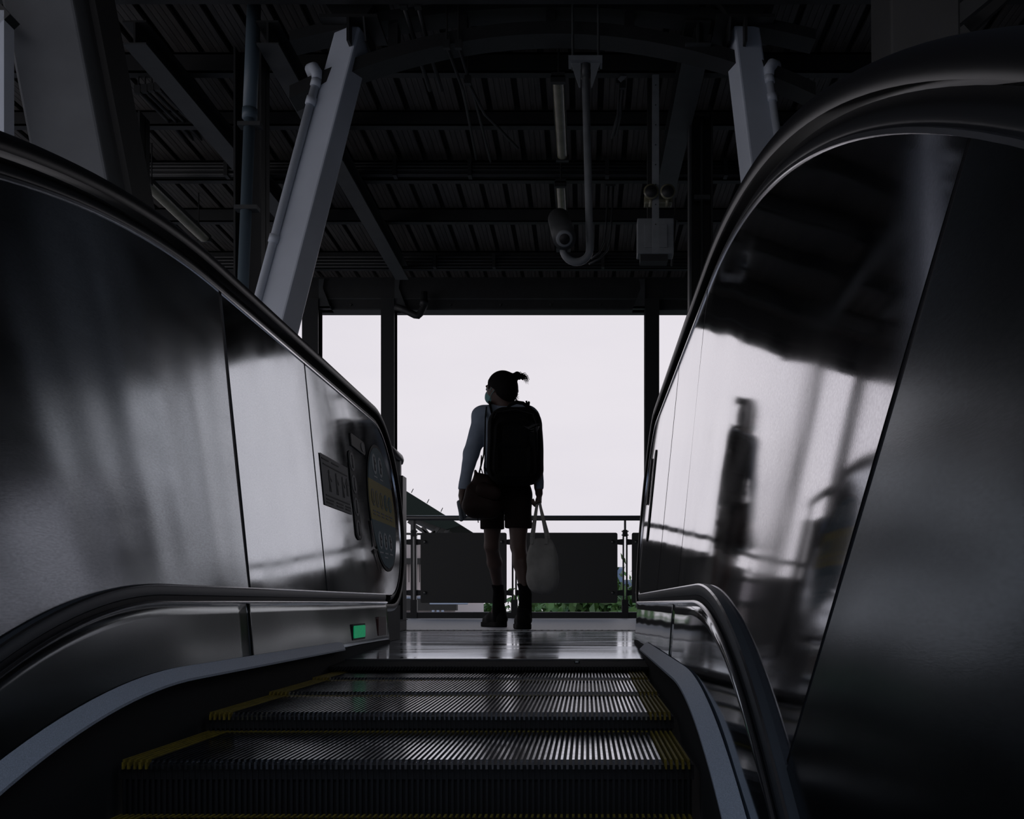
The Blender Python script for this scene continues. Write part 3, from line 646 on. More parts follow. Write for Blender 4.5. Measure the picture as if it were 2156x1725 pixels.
for k, y in enumerate((4.18, 4.26, 4.35, 4.44, 4.53)):
    ring = disc(y, .605, .036, 18) ; b = disc(y, .605, .029, 18)
    if k < 3:
        on_panel('pictogram_ring', ring, 'grey', st, off=-.0062); on_panel('pictogram_ring', b, 'ylw', st, off=-.0074); walker(y, .605, .05, 'grey', st, -.0086)
    else: on_panel('pictogram_disc', ring, 'teal', st, off=-.0062); walker(y, .605, .05, 'ylw', st, -.0076)
    on_panel('caption_line', stroke(y - .03, .548, y + .03, .548, .006), 'grey', st, off=-.0062); on_panel('caption_line', stroke(y - .024, .535, y + .024, .535, .005), 'grey', st, off=-.0062)
for y, z in ((4.27, .70), (4.39, .70), (4.24, .378), (4.345, .378), (4.45, .378), (4.33, .36)): on_panel('caption_line', stroke(y - .035, z, y + .035, z, .006), 'disc', st, off=-.0062)
# grey rectangular notice
nt_ = on_panel('rectangular_notice', [(3.375, .495), (3.765, .495), (3.765, .670), (3.375, .670)], 'grey', bl, off=-.0030); nt_['label'] = 'grey rectangular notice with rider pictograms'
for y in (3.47, 3.57, 3.66): walker(y, .585, .082, 'ink', nt_, -.0046, True)
for y0, y1, z in ((3.39, 3.48, .655), (3.52, 3.62, .655), (3.40, 3.74, .637), (3.40, 3.74, .531), (3.40, 3.50, .518), (3.40, 3.49, .507), (3.54, 3.64, .518), (3.54, 3.63, .507), (3.67, 3.75, .518), (3.67, 3.74, .507)):
    on_panel('text_line', stroke(y0, z, y1, z, .0045), 'ink', nt_, off=-.0046)
on_panel('arrow', [(3.715, .56), (3.735, .56), (3.735, .60), (3.745, .60), (3.725, .625), (3.705, .60), (3.715, .60)], 'ink', nt_, off=-.0046)
# slot sign with four discs, black switch plate, scuffed tape
def slot(s_, y0, y1, z0, z1, lb):
    r = (y1 - y0) / 2; c = (y0 + y1) / 2
    p = [(c + r * math.cos(math.pi * k / 10), z1 - r * .5 + r * .5 * math.sin(math.pi * k / 10)) for k in range(11)] + [(c + r * math.cos(math.pi * (1 + k / 10)), z0 + r * .5 + r * .5 * math.sin(math.pi * (1 + k / 10))) for k in range(11)]
    o = on_panel('slot_sign', p, 'ink', bl if s_ < 0 else br, s_, -.0040, .003); o['label'] = lb; return o
sg = slot(-1, 3.80, 3.895, .405, .748, 'black vertical slot sign with four round pictograms')
for k in range(4):
    z = .705 - k * .086; on_panel('pictogram_disc', disc(3.8475, z, .036, 18, .040), 'grey', sg, off=-.0056); walker(3.8475, z, .055, 'ink', sg, -.0070)
slot(1, 4.13, 4.22, .42, .80, 'black vertical slot sign seen edge-on'); 
sw = on_panel('switch_plate', [(3.865, .772), (4.09, .765), (4.105, .775), (4.105, .808), (4.09, .818), (3.875, .820), (3.865, .812)], 'black', bl, off=-.006, th=.005); sw['label'] = 'black switch plate with a round key switch'
on_panel('key_switch', disc(4.055, .792, .018, 16, .03), 'grey', sw, off=-.0085, th=.002)
on_panel('key_switch_plate', [(4.42, .60), (4.48, .60), (4.50, .62), (4.50, .80), (4.42, .80)], 'black', br, 1, off=-.006, th=.005)
for pts in ([(4.075, .50), (4.10, .50), (4.13, .40), (4.10, .39)], [(4.105, .372), (4.135, .385), (4.19, .29), (4.16, .33)], [(4.08, .378), (4.15, .39), (4.15, .38), (4.09, .366)]): on_panel('tape_scrap', pts, 'black', bl, off=-.0062)
# signal light and dull red notice on the lower left panel
def on_low(name, y0, y1, z0, z1, m, s_=-1, th=.004):
    b = MB(); pts = []
    x = XC + s_ * (HS - .008); n = 6; rr = .008
    for cy, cz, a0 in ((y1 - rr, z1 - rr, 0), (y0 + rr, z1 - rr, 90), (y0 + rr, z0 + rr, 180), (y1 - rr, z0 + rr, 270)):
        for k in range(4): a = math.radians(a0 + 30 * k); pts.append((cy + rr * math.cos(a), cz + rr * math.sin(a)))
    a_, b_ = sorted((x, x - s_ * th)); return b.prism(pts, 0, a_ - .003 * (s_ < 0), b_).build(name, m, bl if s_ < 0 else br)
on_low('signal_bezel', 3.535, 3.735, .033, .090, 'black', th=.0035)
o = on_low('signal_light', 3.545, 3.725, .040, .084, 'green', th=.006); o['label'] = 'glowing green signal light'
o = on_low('red_notice', 3.97, 4.12, .035, .11, 'red', th=.004); o['label'] = 'small dull red notice'
# ---------------------------------------------------------------- steps
SN = [(3.33, -.048), (2.93, -.052), (2.53, -.058), (2.13, -.066), (1.73, -.104), (1.33, -.196), (.93, -.37), (.53, -.585), (.13, -.815), (-.27, -1.046)]
WHERE = ['just under the comb plate', 'second from the comb plate', 'third from the comb plate', 'fourth from the comb plate, its front edge high and bright', 'with a bright ribbed front edge low in the view', 'cut off by the bottom of the view', 'hidden below the bottom of the view', 'well below the view', 'far below the view', 'lowest of the flight']
PITCH = .0099; NCL = 99
def step_mesh(parent, y, z, drop):
    x0 = XC - .49; yb = y + .392
    MB().box((XC - .495, y + .004, z - .035), (XC + .495, yb, z - .010)).build('tread_base', 'riser', parent)
    g = MB(); ye = MB(); gr = MB()
    for k in range(NCL):
        x = XC - .49 + k * PITCH + .003; edge = k < 5 or k > NCL - 6
        if edge: ye.box((x, y, z - .012), (x + .0042, yb, z))
        else:
            g.box((x, y, z - .012), (x + .0042, yb - .028, z)); ye.box((x, yb - .028, z - .012), (x + .0042, yb, z))
        gr.box((x, y + .002, z - drop + .004), (x + .0042, y + .012, z - .012))
        (ye if edge else g).box((x + (.0 if k % 2 else .001), y - .006, z - .016), (x + .0042, y + .0, z - .004))
    g.build('tread_cleats', 'cleat', parent)['kind'] = 'stuff'
    ye.build('yellow_edge', 'yellow', parent)['kind'] = 'stuff'
    gr.build('riser_ribs', 'riser', parent)['kind'] = 'stuff'
    MB().box((XC - .492, y + .010, z - drop), (XC + .492, y + .03, z - .012)).build('riser', 'riser', parent)
for i, (y, z) in enumerate(SN):
    t = thing('escalator_step', 'ribbed escalator step %s' % WHERE[i], 'step', (XC, y, z), 'escalator steps')
    drop = .05 if i < 3 else max(.05, z - SN[i + 1][1] + .02) if i + 1 < len(SN) else .25
    step_mesh(t, y, z, drop)
# floor plate and comb
b = MB(); b.prism([(3.18, -.037), (3.40, -.028), (3.40, -.04), (3.18, -.045)], 0, XC - .505, XC + .505)
cp = b.build('comb_plate', 'comb', base=Vector((XC, 3.3, -.03))); tag(cp, 'dark comb plate where the steps slide under the landing', 'comb plate')
q = MB()
for k in range(98): x = XC - .485 + k * PITCH; q.add([(x, 3.18, -.034), (x + .004, 3.18, -.034), (x + .004, 3.13, -.045), (x, 3.13, -.045), (x, 3.18, -.040), (x + .004, 3.18, -.040)], [(0, 1, 2, 3), (0, 3, 4), (1, 5, 2), (3, 2, 5, 4)])
q.build('comb_teeth', 'comb', cp)['kind'] = 'stuff'
MB().tube([(-.032, 3.31, -.034), (-.032, 3.312, -.0285)], .010, 12).build('comb_screw', 'bolt', cp)
flo = bpy.data.objects['floor']
for y0, y1 in ((3.412, 4.55), (4.556, 5.80)):
    yy_ = frange(y0, y1, 14); zf = lambda y: -.001 - .023 * max(0, 4.42 - y) ** 2
    b = MB(); b.prism([(y, zf(y)) for y in yy_] + [(y1, -.03), (y0, -.03)], 0, -1.08, .46); autosmooth(b.build('landing_plate', 'plate', flo), 20)
MB().box((XC - .50, 3.398, -.04), (XC + .50, 3.412, -.0235)).build('threshold_strip', 'lip', flo)
q = MB()
for k in range(44): q.box((-1.30 + k * .040, 5.98, 0), (-1.30 + k * .040 + .024, 6.06, .004))
q.build('dashed_strip', 'deflector', flo)['kind'] = 'stuff'
MB().box((-1.4, 5.95, -.001), (2.0, 6.10, .0015)).build('strip_base', 'brush', flo)
# under-steps pit so that nothing shows through
V = [(XC - .52, -2, -2.9), (XC + .52, -2, -2.9), (XC + .52, 3.4, -.35), (XC - .52, 3.4, -.35)]
b = MB().add(V + [(a, c, d - .1) for a, c, d in V], [(0, 1, 2, 3), (7, 6, 5, 4), (0, 4, 5, 1), (1, 5, 6, 2), (2, 6, 7, 3), (3, 7, 4, 0)])
tag(b.build('truss_pan', 'black', base=Vector((XC, 0, -2))), 'black pan beneath the escalator steps', 'pan')
# ---------------------------------------------------------------- guard beside the left newel
t = thing('guard_rail', 'short steel guard rail with bolted plates beside the left newel', 'guard rail', (-1.12, 5.6, 0))
bevel(MB().box((-1.22, 5.0, 0), (-1.075, 6.02, .066)).build('plinth', 'steel2', t), .006)
MB().box((-1.225, 4.995, .064), (-1.070, 6.025, .070)).build('plinth_cover', 'trim', t)
MB().box((-1.125, 5.84, .07), (-1.068, 5.86, .905)).box((-1.072, 5.84, .07), (-1.066, 5.96, .905)).build('end_post', 'post', t)
MB().box((-1.155, 5.30, .07), (-1.143, 5.86, .90)).build('side_plate', 'steel2', t)
for z in (.12, .45, .70, .80): MB().tube([(-1.143, 5.62, z), (-1.130, 5.62, z)], .014, 10).build('bolt', 'bolt', t)
MB().tube([(-1.10, 5.0, 1.035), (-1.10, 5.90, 1.015), (-1.10, 5.935, 1.005), (-1.10, 5.945, .985)], [.026, .026, .024, .016], 14).build('top_tube', 'rail', t, True)
MB().box((-1.115, 5.86, .90), (-1.085, 5.90, 1.0)).build('stem', 'steel2', t)
# ---------------------------------------------------------------- fence along the platform edge
FY = 10.9
t = thing('platform_fence', 'dark grey guard fence with blank panels across the end of the platform', 'fence', (0, FY, 0))
MB().tube([(-6.5, FY, 1.085), (6.5, FY, 1.085)], .028, 14).build('top_rail', 'rail', t, True)
FPX = [-3.12 - 1.14 * 2, -3.12 - 1.14, -3.12, (872 - CX) / F * FY, (1083 - CX) / F * FY, (1316 - CX) / F * FY, .416 + 1.15, .416 + 2.3, .416 + 3.45, .416 + 4.6]
b = MB(); b.box((-6.5, FY - .02, 0), (6.5, FY + .02, .062)); b.build('kick_plate', 'post', t)
MB().box((-6.5, FY - .025, .062), (6.5, FY + .025, .068)).build('kick_plate_lip', 'lip', t)
for x in FPX:
    q = MB(); q.box((x - .027, FY - .03, .0), (x - .010, FY + .03, .93)).box((x + .010, FY - .03, .0), (x + .027, FY + .03, .93)).box((x - .035, FY - .032, 0), (x + .035, FY + .032, .20))
    o = q.build('post', 'post', t)
    MB().box((x - .024, FY - .028, .885), (x + .024, FY + .028, .955)).tube([(x, FY, .95), (x, FY, 1.07)], .012, 10).build('rail_stem', 'post', o)
    for z in (.90, .94): MB().tube([(x - .038, FY - .01, z), (x + .038, FY - .01, z)], .007, 8).build('bolt', 'bolt', o)
    for z in (.825, .275):
        for s_ in (-1, 1): MB().prism([(x + s_ * .025, z - .032), (x + s_ * .09, z - .026), (x + s_ * .09, z + .026), (x + s_ * .025, z + .032)], 1, FY - .008, FY + .008).build('panel_arm', 'post', o)
for i in range(len(FPX) - 1):
    x0, x1 = FPX[i] + .072, FPX[i + 1] - .082
    if i == 4: x0 = FPX[i] + .06
    r = .02; pts = []
    for cx_, cz_, a0 in ((x1 - r, .925 - r, 0), (x0 + r, .925 - r, 90), (x0 + r, .165 + r, 180), (x1 - r, .165 + r, 270)):
        for k in range(5): a = math.radians(a0 + 22.5 * k); pts.append((cx_ + r * math.cos(a), cz_ + r * math.sin(a)))
    o = MB().prism(pts, 1, FY - .022, FY - .012).build('infill_panel', 'fence', t)
    for x in (x0 + .05, x1 - .05):
        for z in (.825, .275): MB().tube([(x, FY - .034, z), (x, FY - .022, z)], .017, 12).build('bolt', 'bolt', o, True)
# ================================================================ OUTSIDE
struct('ground', [(-150, 11.5, -6.5), (150, 11.5, -6.5), (150, 400, -6.5), (-150, 400, -6.5)], [(0, 1, 2, 3)], 'ground')
struct('platform_slab', *(lambda b: (b.V, b.F))(MB().box((XL, 3.41, -.9), (XR, 11.2, -.31))), 'wall')
# sloping green canopy
YG = 30.0
t = thing('canopy_roof', 'dark green sloping canopy with steel trusses beyond the fence, left', 'roof', tuple(PX(880, 1100, YG)))
A = PX(820, 1012, YG); B = PX(970, 1106, YG); d = (B - A).normalized(); nrm = Vector((-d.z, 0, d.x)) * -1
if nrm.z > 0: nrm = -nrm
V = [A, B, B + nrm * .34 - d * .30, A + nrm * .85]
bb = MB(); bb.prism([(v.x, v.z) for v in V], 1, YG, YG + 14); bb.build('roof_slab', 'roofgreen', t)
for (p, q) in (((860, 1098), (915, 1135)), ((915, 1118), (900, 1140)), ((934, 1122), (925, 1140)), ((890, 1110), (905, 1130)), ((905, 1135), (925, 1110)), ((945, 1112), (930, 1135))):
    a, c = PX(*p, YG + .3), PX(*q, YG + .3); MB().beam(a, c, .10, .12).build('truss_bar', 'post', t)
MB().beam(PX(838, 1124, YG + .5), PX(952, 1126, YG + .5), .06, .1).build('truss_bar', 'post', t)
MB().box((PX(862, 0, YG).x, YG + .2, -6.5), (PX(870, 0, YG).x, YG + .5, 2.7)).build('canopy_post', 'post', t)
for px, py in ((866, 1038), (899, 1060), (928, 1078)): a = PX(px, py, YG); MB().tube([a, a + Vector((.06, 0, .12))], .012, 6).build('roof_spike', 'post', t)
# white station building behind it
t = thing('station_building', 'white building with teal windows seen in the gap left of the fence panels', 'building', (-8, 36, -6.5))
MB().box((-16, 36, -6.5), (-4.7, 46, 2.4)).build('wall', 'white_wall', t)
for z0, z1 in ((-.10, .30), (1.55, 1.75), (-1.35, -1.0), (-3.2, -3.0)): MB().box((-16.1, 35.6, z0), (-4.6, 36.0, z1)).build('floor_band', 'steel', t)
MB().box((-16.1, 35.8, .32), (-4.6, 36.0, .40)).build('awning', 'bluewall', t)
for k in range(10):
    x = -15.6 + k * 1.1
    for z0 in (-.95, -2.9): f_ = MB().box((x - .04, 35.93, z0 - .04), (x + .84, 35.99, z0 + .79)).build('window_frame', 'white_wall', t); MB().box((x, 35.92, z0), (x + .8, 35.98, z0 + .75)).build('pane', 'glass', f_)
q = MB()
for k in range(60): q.box((-16 + k * .19, 35.7, .9), (-15.98 + k * .19, 35.73, 1.6))
q.box((-16, 35.7, 1.58), (-4.7, 35.74, 1.64)); q.build('roof_railing', 'post', t)['kind'] = 'stuff'
t = thing('stair_railing', 'pale blue stair railing low behind the fence, left', 'railing', (-6.5, 26, -6.5))
for px in (912, 922, 932): a = PX(px, 1278, 26); MB().tube([(a.x, 26, -6.5), (a.x, 26, -.02)], .035, 8).build('baluster', 'bluewall', t)
MB().tube([PX(905, 1271, 26), PX(985, 1271, 26)], .03, 8).build('handrail', 'bluewall', t)
# far tower block
t = thing('distant_block', 'distant blue-grey office block above the trees, right', 'building', (9, 210, -6.5))
MB().box((6.3, 210, -6.5), (22, 225, 5.0)).build('wing', 'bluewall', t); MB().box((4.5, 208, -6.5), (7.8, 222, 7.6)).build('tower', 'bluewall', t)
for k in range(7): MB().box((6.3, 209.8, -3 + k * 1.15), (22.1, 210, -2.45 + k * 1.15)).build('window_band', 'bluedark', t)
MB().box((6.3, 207.8, 0), (7.5, 208, 7.2)).build('window_band', 'bluedark', t)
# trees
def leafmesh(seed, rx, rz, n):
    r = np.random.RandomState(seed); V = []; Fc = []
    cl = r.normal(size=(26, 3)); cl /= np.linalg.norm(cl, axis=1)[:, None]; cl *= (.45 + .45 * r.rand(26, 1)); cl *= [rx, rx, rz]
    for i in range(n):
        c = cl[r.randint(26)] + r.normal(size=3) * [rx * .2, rx * .2, rz * .17]; a = r.normal(size=3); a /= np.linalg.norm(a); b_ = np.cross(a, r.normal(size=3)); b_ /= np.linalg.norm(b_)
        s1, s2 = .10 + .12 * r.rand(), .06 + .05 * r.rand(); k = len(V); V += [c - a * s1, c + b_ * s2, c + a * s1, c - b_ * s2]; Fc.append((k, k + 1, k + 2, k + 3))
    return V, Fc
TREES = [(1300, 26, 1.25, 1.6, 'nearest green tree left of the right fence post gap'), (1092, 31, .15, 2.0, 'bushy green tree behind the gap between the two fence panels'), (1190, 36, .35, 2.4, 'green tree behind the fence just right of the tote bag'), (1338, 41, 1.25, 2.0, 'taller green tree seen in the gap by the right fence post'), (1010, 50, .15, 2.4, 'dark green tree low behind the left fence panel'), (1255, 55, 1.2, 2.5, 'green tree further back between the two right-hand trees'), (1440, 60, 1.8, 2.5, 'green tree hidden beyond the right newel'), (1620, 65, 1.8, 2.5, 'green tree furthest right beyond the platform edge')]
for i, (px, Y, ztop, rx, lb) in enumerate(TREES):
    x = (px - CX) / F * Y; t = thing('tree', lb, 'tree', (x, Y, -6.5), 'trees beyond the fence'); rz = 2.4; zc = ztop - rz * .95
    V, Fc = leafmesh(i + 3, rx, rz, 5200); o = mk('foliage', [(v[0] + x, v[1] + Y, v[2] + zc) for v in V], Fc, 'leaf', t)
    MB().tube([(x, Y, -6.5), (x + .1, Y, zc - 1), (x, Y + .1, zc + .6)], [.22, .16, .08], 8).build('trunk', 'bark', t, True)
    b = MB()
    for k in range(5): a = k * 1.26; b.tube([(x, Y, zc - 1), (x + math.cos(a) * rx * .6, Y + math.sin(a) * rx * .6, zc + .6)], [.08, .03], 6)
    b.build('branch', 'bark', t)['kind'] = 'stuff'
#==PERSON==
# ================================================================ THE WALKER
BY = 6.45
def B3(px, py, y=BY): return PX(px, py, y)
base = Vector((B3(1085, 0).x, 6.45, 0))
hc = B3(1053, 820); fd = Vector((-.88, .47, 0)).normalized(); sd_ = Vector((-fd.y, fd.x, 0)); sd_ = sd_ if sd_.y < 0 else -sd_   # side of the head that faces the camera
up = Vector((0, 0, 1)); Rh = [[fd[i], sd_[i], up[i]] for i in range(3)]
def hp(a, b_, c): return hc + fd * a + sd_ * b_ + up * c
LK = B3(1035, 1150, 6.55); LA = B3(1050, 1248, 6.86); LH = B3(1040, 1045, 6.46)
RK = B3(1091, 1150, 6.40); RA = B3(1106, 1252, 6.30); RHp = B3(1092, 1045, 6.44)
LS = B3(1012, 877); LE = B3(992, 955, 6.43); LW = B3(976, 1030, 6.38)
RS = B3(1116, 880); RE = B3(1127, 955, 6.47); RW = B3(1133, 1026, 6.36)
bf = Field((base.x - .52, 6.0, -.01), (base.x + .36, 7.12, 1.68), .0048)
# head, face, neck
bf.ell(hc + fd * -.008 + up * .012, (.093, .072, .100), .02, Rh); bf.ell(hp(.028, 0, -.040), (.062, .056, .070), .03, Rh)
bf.ell(hp(.090, 0, -.018), (.016, .011, .022), .012, Rh); bf.ell(hp(.082, 0, -.058), (.014, .022, .010), .008, Rh)
bf.ell(hp(.084, 0, .022), (.012, .04, .010), .012, Rh)
for s_ in (-1, 1):
    bf.ell(hp(-.004, s_ * .071, -.004), (.016, .008, .028), .006, Rh); bf.ell(hp(.083, s_ * .030, .002), (.010, .014, .008), .004, Rh, sub=True)
nb = B3(1062, 872)
bf.cap(hp(-.02, 0, -.06), nb, .050, .056, .03)
# trunk
bf.cap(B3(1068, 900), B3(1068, 985), .135, .115, .03, sy=.66); bf.cap(B3(1067, 1000), B3(1067, 1035), .120, .135, .05, sy=.75)
bf.cap(LS, RS, .050, .050, .04)
# arms
bf.cap(LS, LE, .044, .038, .03); bf.cap(LE, LW, .037, .025, .012); bf.cap(RS, RE, .044, .038, .03); bf.cap(RE, RW, .037, .025, .012)
# legs
bf.cap(LH, LK, .076, .046, .02); bf.cap(LK, LK + (LA - LK) * .35 + Vector((.004, -.012, 0)), .044, .047, .02); bf.cap(LK + (LA - LK) * .35 + Vector((.004, -.012, 0)), LA, .047, .026, .02)
bf.cap(RHp, RK, .080, .049, .02); bf.cap(RK, RK + (RA - RK) * .35 + Vector((.004, -.014, 0)), .047, .051, .02); bf.cap(RK + (RA - RK) * .35 + Vector((.004, -.014, 0)), RA, .051, .028, .02)
LF = Vector((LA.x - .05, LA.y + .10, .05)); RF = Vector((RA.x - .01, RA.y + .12, .05))
bf.cap(LA, LA + (LF - LA) * .3 + Vector((0, 0, -.02)), .026, .028, .012); bf.cap(LA + Vector((0, 0, -.04)), LF, .028, .025, .012)
bf.cap(RA, Vector((RA.x, RA.y, .075)), .027, .029, .012); bf.cap(Vector((RA.x, RA.y, .075)), RF, .029, .025, .012)
# hands: palm, four fingers, thumb
def hand(W, D, side_v, back, curl, L=.094, thumb=1):
    """W wrist, D hand direction, side_v towards the thumb, back = out of the back of the hand"""
    D = Vector(D).normalized(); sv = Vector(side_v); sv = (sv - D * sv.dot(D)).normalized(); bk = D.cross(sv); bk = bk if bk.dot(Vector(back)) > 0 else -bk
    m_ = [[sv[i], bk[i], D[i]] for i in range(3)]
    bf.cap(W, W + D * .03, .024, .024, .012); bf.ell(W + D * .055, (.037, .0155, .046), .012, m_)
    for k, (o_, ln) in enumerate(((.030, .062), (.010, .070), (-.010, .066), (-.029, .052))):
        p = W + D * (.090 - .004 * abs(k - 1)) + sv * o_; a = math.radians(curl[0]); d1 = D * math.cos(a) - bk * math.sin(a); q = p + d1 * ln * .5
        a += math.radians(curl[1]); d2 = D * math.cos(a) - bk * math.sin(a); r = q + d2 * ln * .32; a += math.radians(curl[2]); d3 = D * math.cos(a) - bk * math.sin(a); e_ = r + d3 * ln * .25
        bf.cap(p - D * .018, p, .0105, .0100, .004); bf.cap(p, q, .0098, .0090, .0015); bf.cap(q, r, .0088, .0080, .0015); bf.cap(r, e_, .0080, .0068, .0015)
    p = W + D * .022 + sv * .026; q = p + (D * .65 + sv * .6 - bk * .35).normalized() * .036; r = q + (D * .9 + sv * .05 - bk * .45).normalized() * .03
    bf.cap(W + D * .02 + sv * .01, p, .016, .014, .008); bf.cap(p, q, .0135, .011, .003); bf.cap(q, r, .0105, .0085, .002)
hand(LW + Vector((-.005, 0, -.01)), (-.16, .10, -1), (-.25, .95, 0), (-1, -.25, 0), (22, 32, 28))
hand(RW + Vector((.004, 0, -.008)), (.05, .02, -1), (.1, 1, 0), (1, -.1, 0), (62, 72, 48))
person = bf.build('person', 'skin', base=base)
tag(person, 'person in a pale shirt, dark shorts and face mask walking away, head turned left', 'person'); del bf
# eyes and face mask
for s_ in (-1, 1):
    e_ = MB(); c = hp(.078, s_ * .030, .002)
    q = [[c + Vector((math.cos(a) * math.sin(b_), math.sin(a) * math.sin(b_), math.cos(b_))) * .0105 for a in frange(0, 2 * math.pi, 10)[:-1]] for b_ in frange(.05, math.pi - .05, 8)]
    n = 10; V = [v for row in q for v in row]; Fc = [(i * n + k, (i + 1) * n + k, (i + 1) * n + (k + 1) % n, i * n + (k + 1) % n) for i in range(8) for k in range(n)]
    mk('eye', V, Fc, 'disc', person, True)
f = Field(hc - Vector((.16, .16, .16)), hc + Vector((.16, .16, .12)), .0045)
f.ell(hp(.040, 0, -.050), (.068, .058, .050), .01, Rh); f.ell(hp(.092, 0, -.030), (.020, .018, .028), .015, Rh)
f.cut(lambda X, Y, Z: -((X - hc.x) * fd.x + (Y - hc.y) * fd.y - (.036 + .35 * (Z - hc.z + .04))))
f.build('face_mask', 'mask', person)
MB().tube([hp(.05, .056, -.030), hp(.02, .073, -.006), hp(-.010, .083, .012)], .0016, 6).tube([hp(.045, .056, -.075), hp(.02, .070, -.040), hp(-.008, .080, -.022)], .0016, 6).build('mask_loop', 'mask', person)
# hair: cap, fringe at the brow, nape wisps, short swept tail
f = Field(hc - Vector((.17, .20, .16)), hc + Vector((.22, .2, .16)), .0045)
f.ell(hp(-.018, 0, .024), (.100, .086, .094), .02, Rh); f.ell(hp(-.055, 0, -.018), (.060, .074, .075), .03, Rh)
f.cut(lambda X, Y, Z: np.minimum(((X - hc.x) * fd.x + (Y - hc.y) * fd.y) - (.030 + .95 * np.maximum(Z - hc.z - .012, -.03)), ((X - hc.x) * fd.x + (Y - hc.y) * fd.y) - .012 * 0 - .075) if False else ((X - hc.x) * fd.x + (Y - hc.y) * fd.y) - np.clip(.020 + 1.3 * (Z - hc.z - .002), -.012, .2))
f.cap(hp(.035, .060, .045), hp(.046, .064, -.004), .012, .004, .015); f.cap(hp(.035, -.060, .045), hp(.046, -.062, -.004), .012, .004, .015)
tb = hp(-.075, .0, .070)
f.cap(hp(-.055, 0, .058), B3(1080, 797), .034, .027, .02); f.cap(B3(1080, 797), B3(1089, 791), .027, .023, .01); f.cap(B3(1089, 790), B3(1097, 793), .022, .015, .008); f.cap(B3(1097, 792), B3(1101, 800), .013, .005, .006)
f.cap(B3(1088, 793), B3(1095, 800), .010, .003, .006); f.cap(B3(1084, 820), B3(1089, 824), .018, .006, .012); f.cap(B3(1082, 832), B3(1087, 832), .018, .007, .012); f.cap(B3(1076, 842), B3(1082, 845), .014, .004, .012)
f.build('hair', 'hair', person)
q = MB(); r = random.Random(3)
for k in range(46):
    a = B3(1086 + r.random() * 8, 788 + r.random() * 8, BY + r.uniform(-.03, .03)); q.tube([a, a + Vector((.028 + .02 * r.random(), r.uniform(-.02, .02), r.uniform(-.002, .012))), a + Vector((.045 + .03 * r.random(), r.uniform(-.03, .03), r.uniform(-.045, -.005)))], [.0022, .0016, .0007], 4)
for k in range(30):
    a = B3(1080 + r.random() * 6, 818 + r.random() * 28, BY + r.uniform(-.04, .03)); q.tube([a, a + Vector((.022 * r.random() + .006, r.uniform(-.015, .015), r.uniform(-.03, 0)))], [.002, .0007], 4)
o = q.build('loose_hair', 'hair', person); o['kind'] = 'stuff'
# shirt
f = Field((base.x - .40, 6.15, .70), (base.x + .30, 6.80, 1.50), .006)
f.cap(B3(1068, 900), B3(1068, 985), .150, .135, .03, sy=.68); f.cap(B3(1067, 985), B3(1067, 1012), .136, .142, .03, sy=.72)
f.cap(LS, RS, .058, .058, .05); f.cap(B3(1020, 868), nb, .040, .052, .03); f.cap(nb, B3(1112, 868), .052, .04, .03)
f.cap(LS + Vector((.01, 0, .0)), LE, .056, .049, .03); f.cap(LE, LW, .048, .034, .02); f.cap(LE + (LW - LE) * .84, LW, .0365, .036, .002); f.cap(RS, RE, .056, .049, .03); f.cap(RE, RW, .048, .034, .02); f.cap(RE + (RW - RE) * .84, RW, .0375, .037, .002)
f.noise(.0022, 42, 5); zc = LW.z
f.cut(lambda X, Y, Z: np.where(np.abs(X - B3(1068, 0).x) > .19, (zc - .004) - Z, (B3(1068, 1022).z) - Z))
f.cut(lambda X, Y, Z: -(np.sqrt((X - nb.x) ** 2 + (Y - BY) ** 2 + ((Z - nb.z - .085) * .8) ** 2) - .072))
f.build('shirt', 'shirt', person)
# shorts
f = Field((base.x - .30, 6.15, .40), (base.x + .25, 6.75, .95), .006)
f.cap(B3(1067, 1010), B3(1067, 1040), .140, .158, .03, sy=.78)
f.cap(B3(1041, 1045, 6.46), B3(1036, 1125, 6.52), .088, .078, .03); f.cap(B3(1090, 1045, 6.44), B3(1092, 1125, 6.42), .092, .088, .03)
zl, zr = B3(1036, 1113).z, B3(1090, 1115).z
f.noise(.003, 34, 9)
f.cut(lambda X, Y, Z: np.maximum(zl - Z, Z - B3(0, 1008).z)); f.cut(lambda X, Y, Z: np.where((Z < B3(0, 1078).z), .006 - np.abs(X - B3(1062, 0).x), -1.0))
f.build('shorts', 'shorts', person)
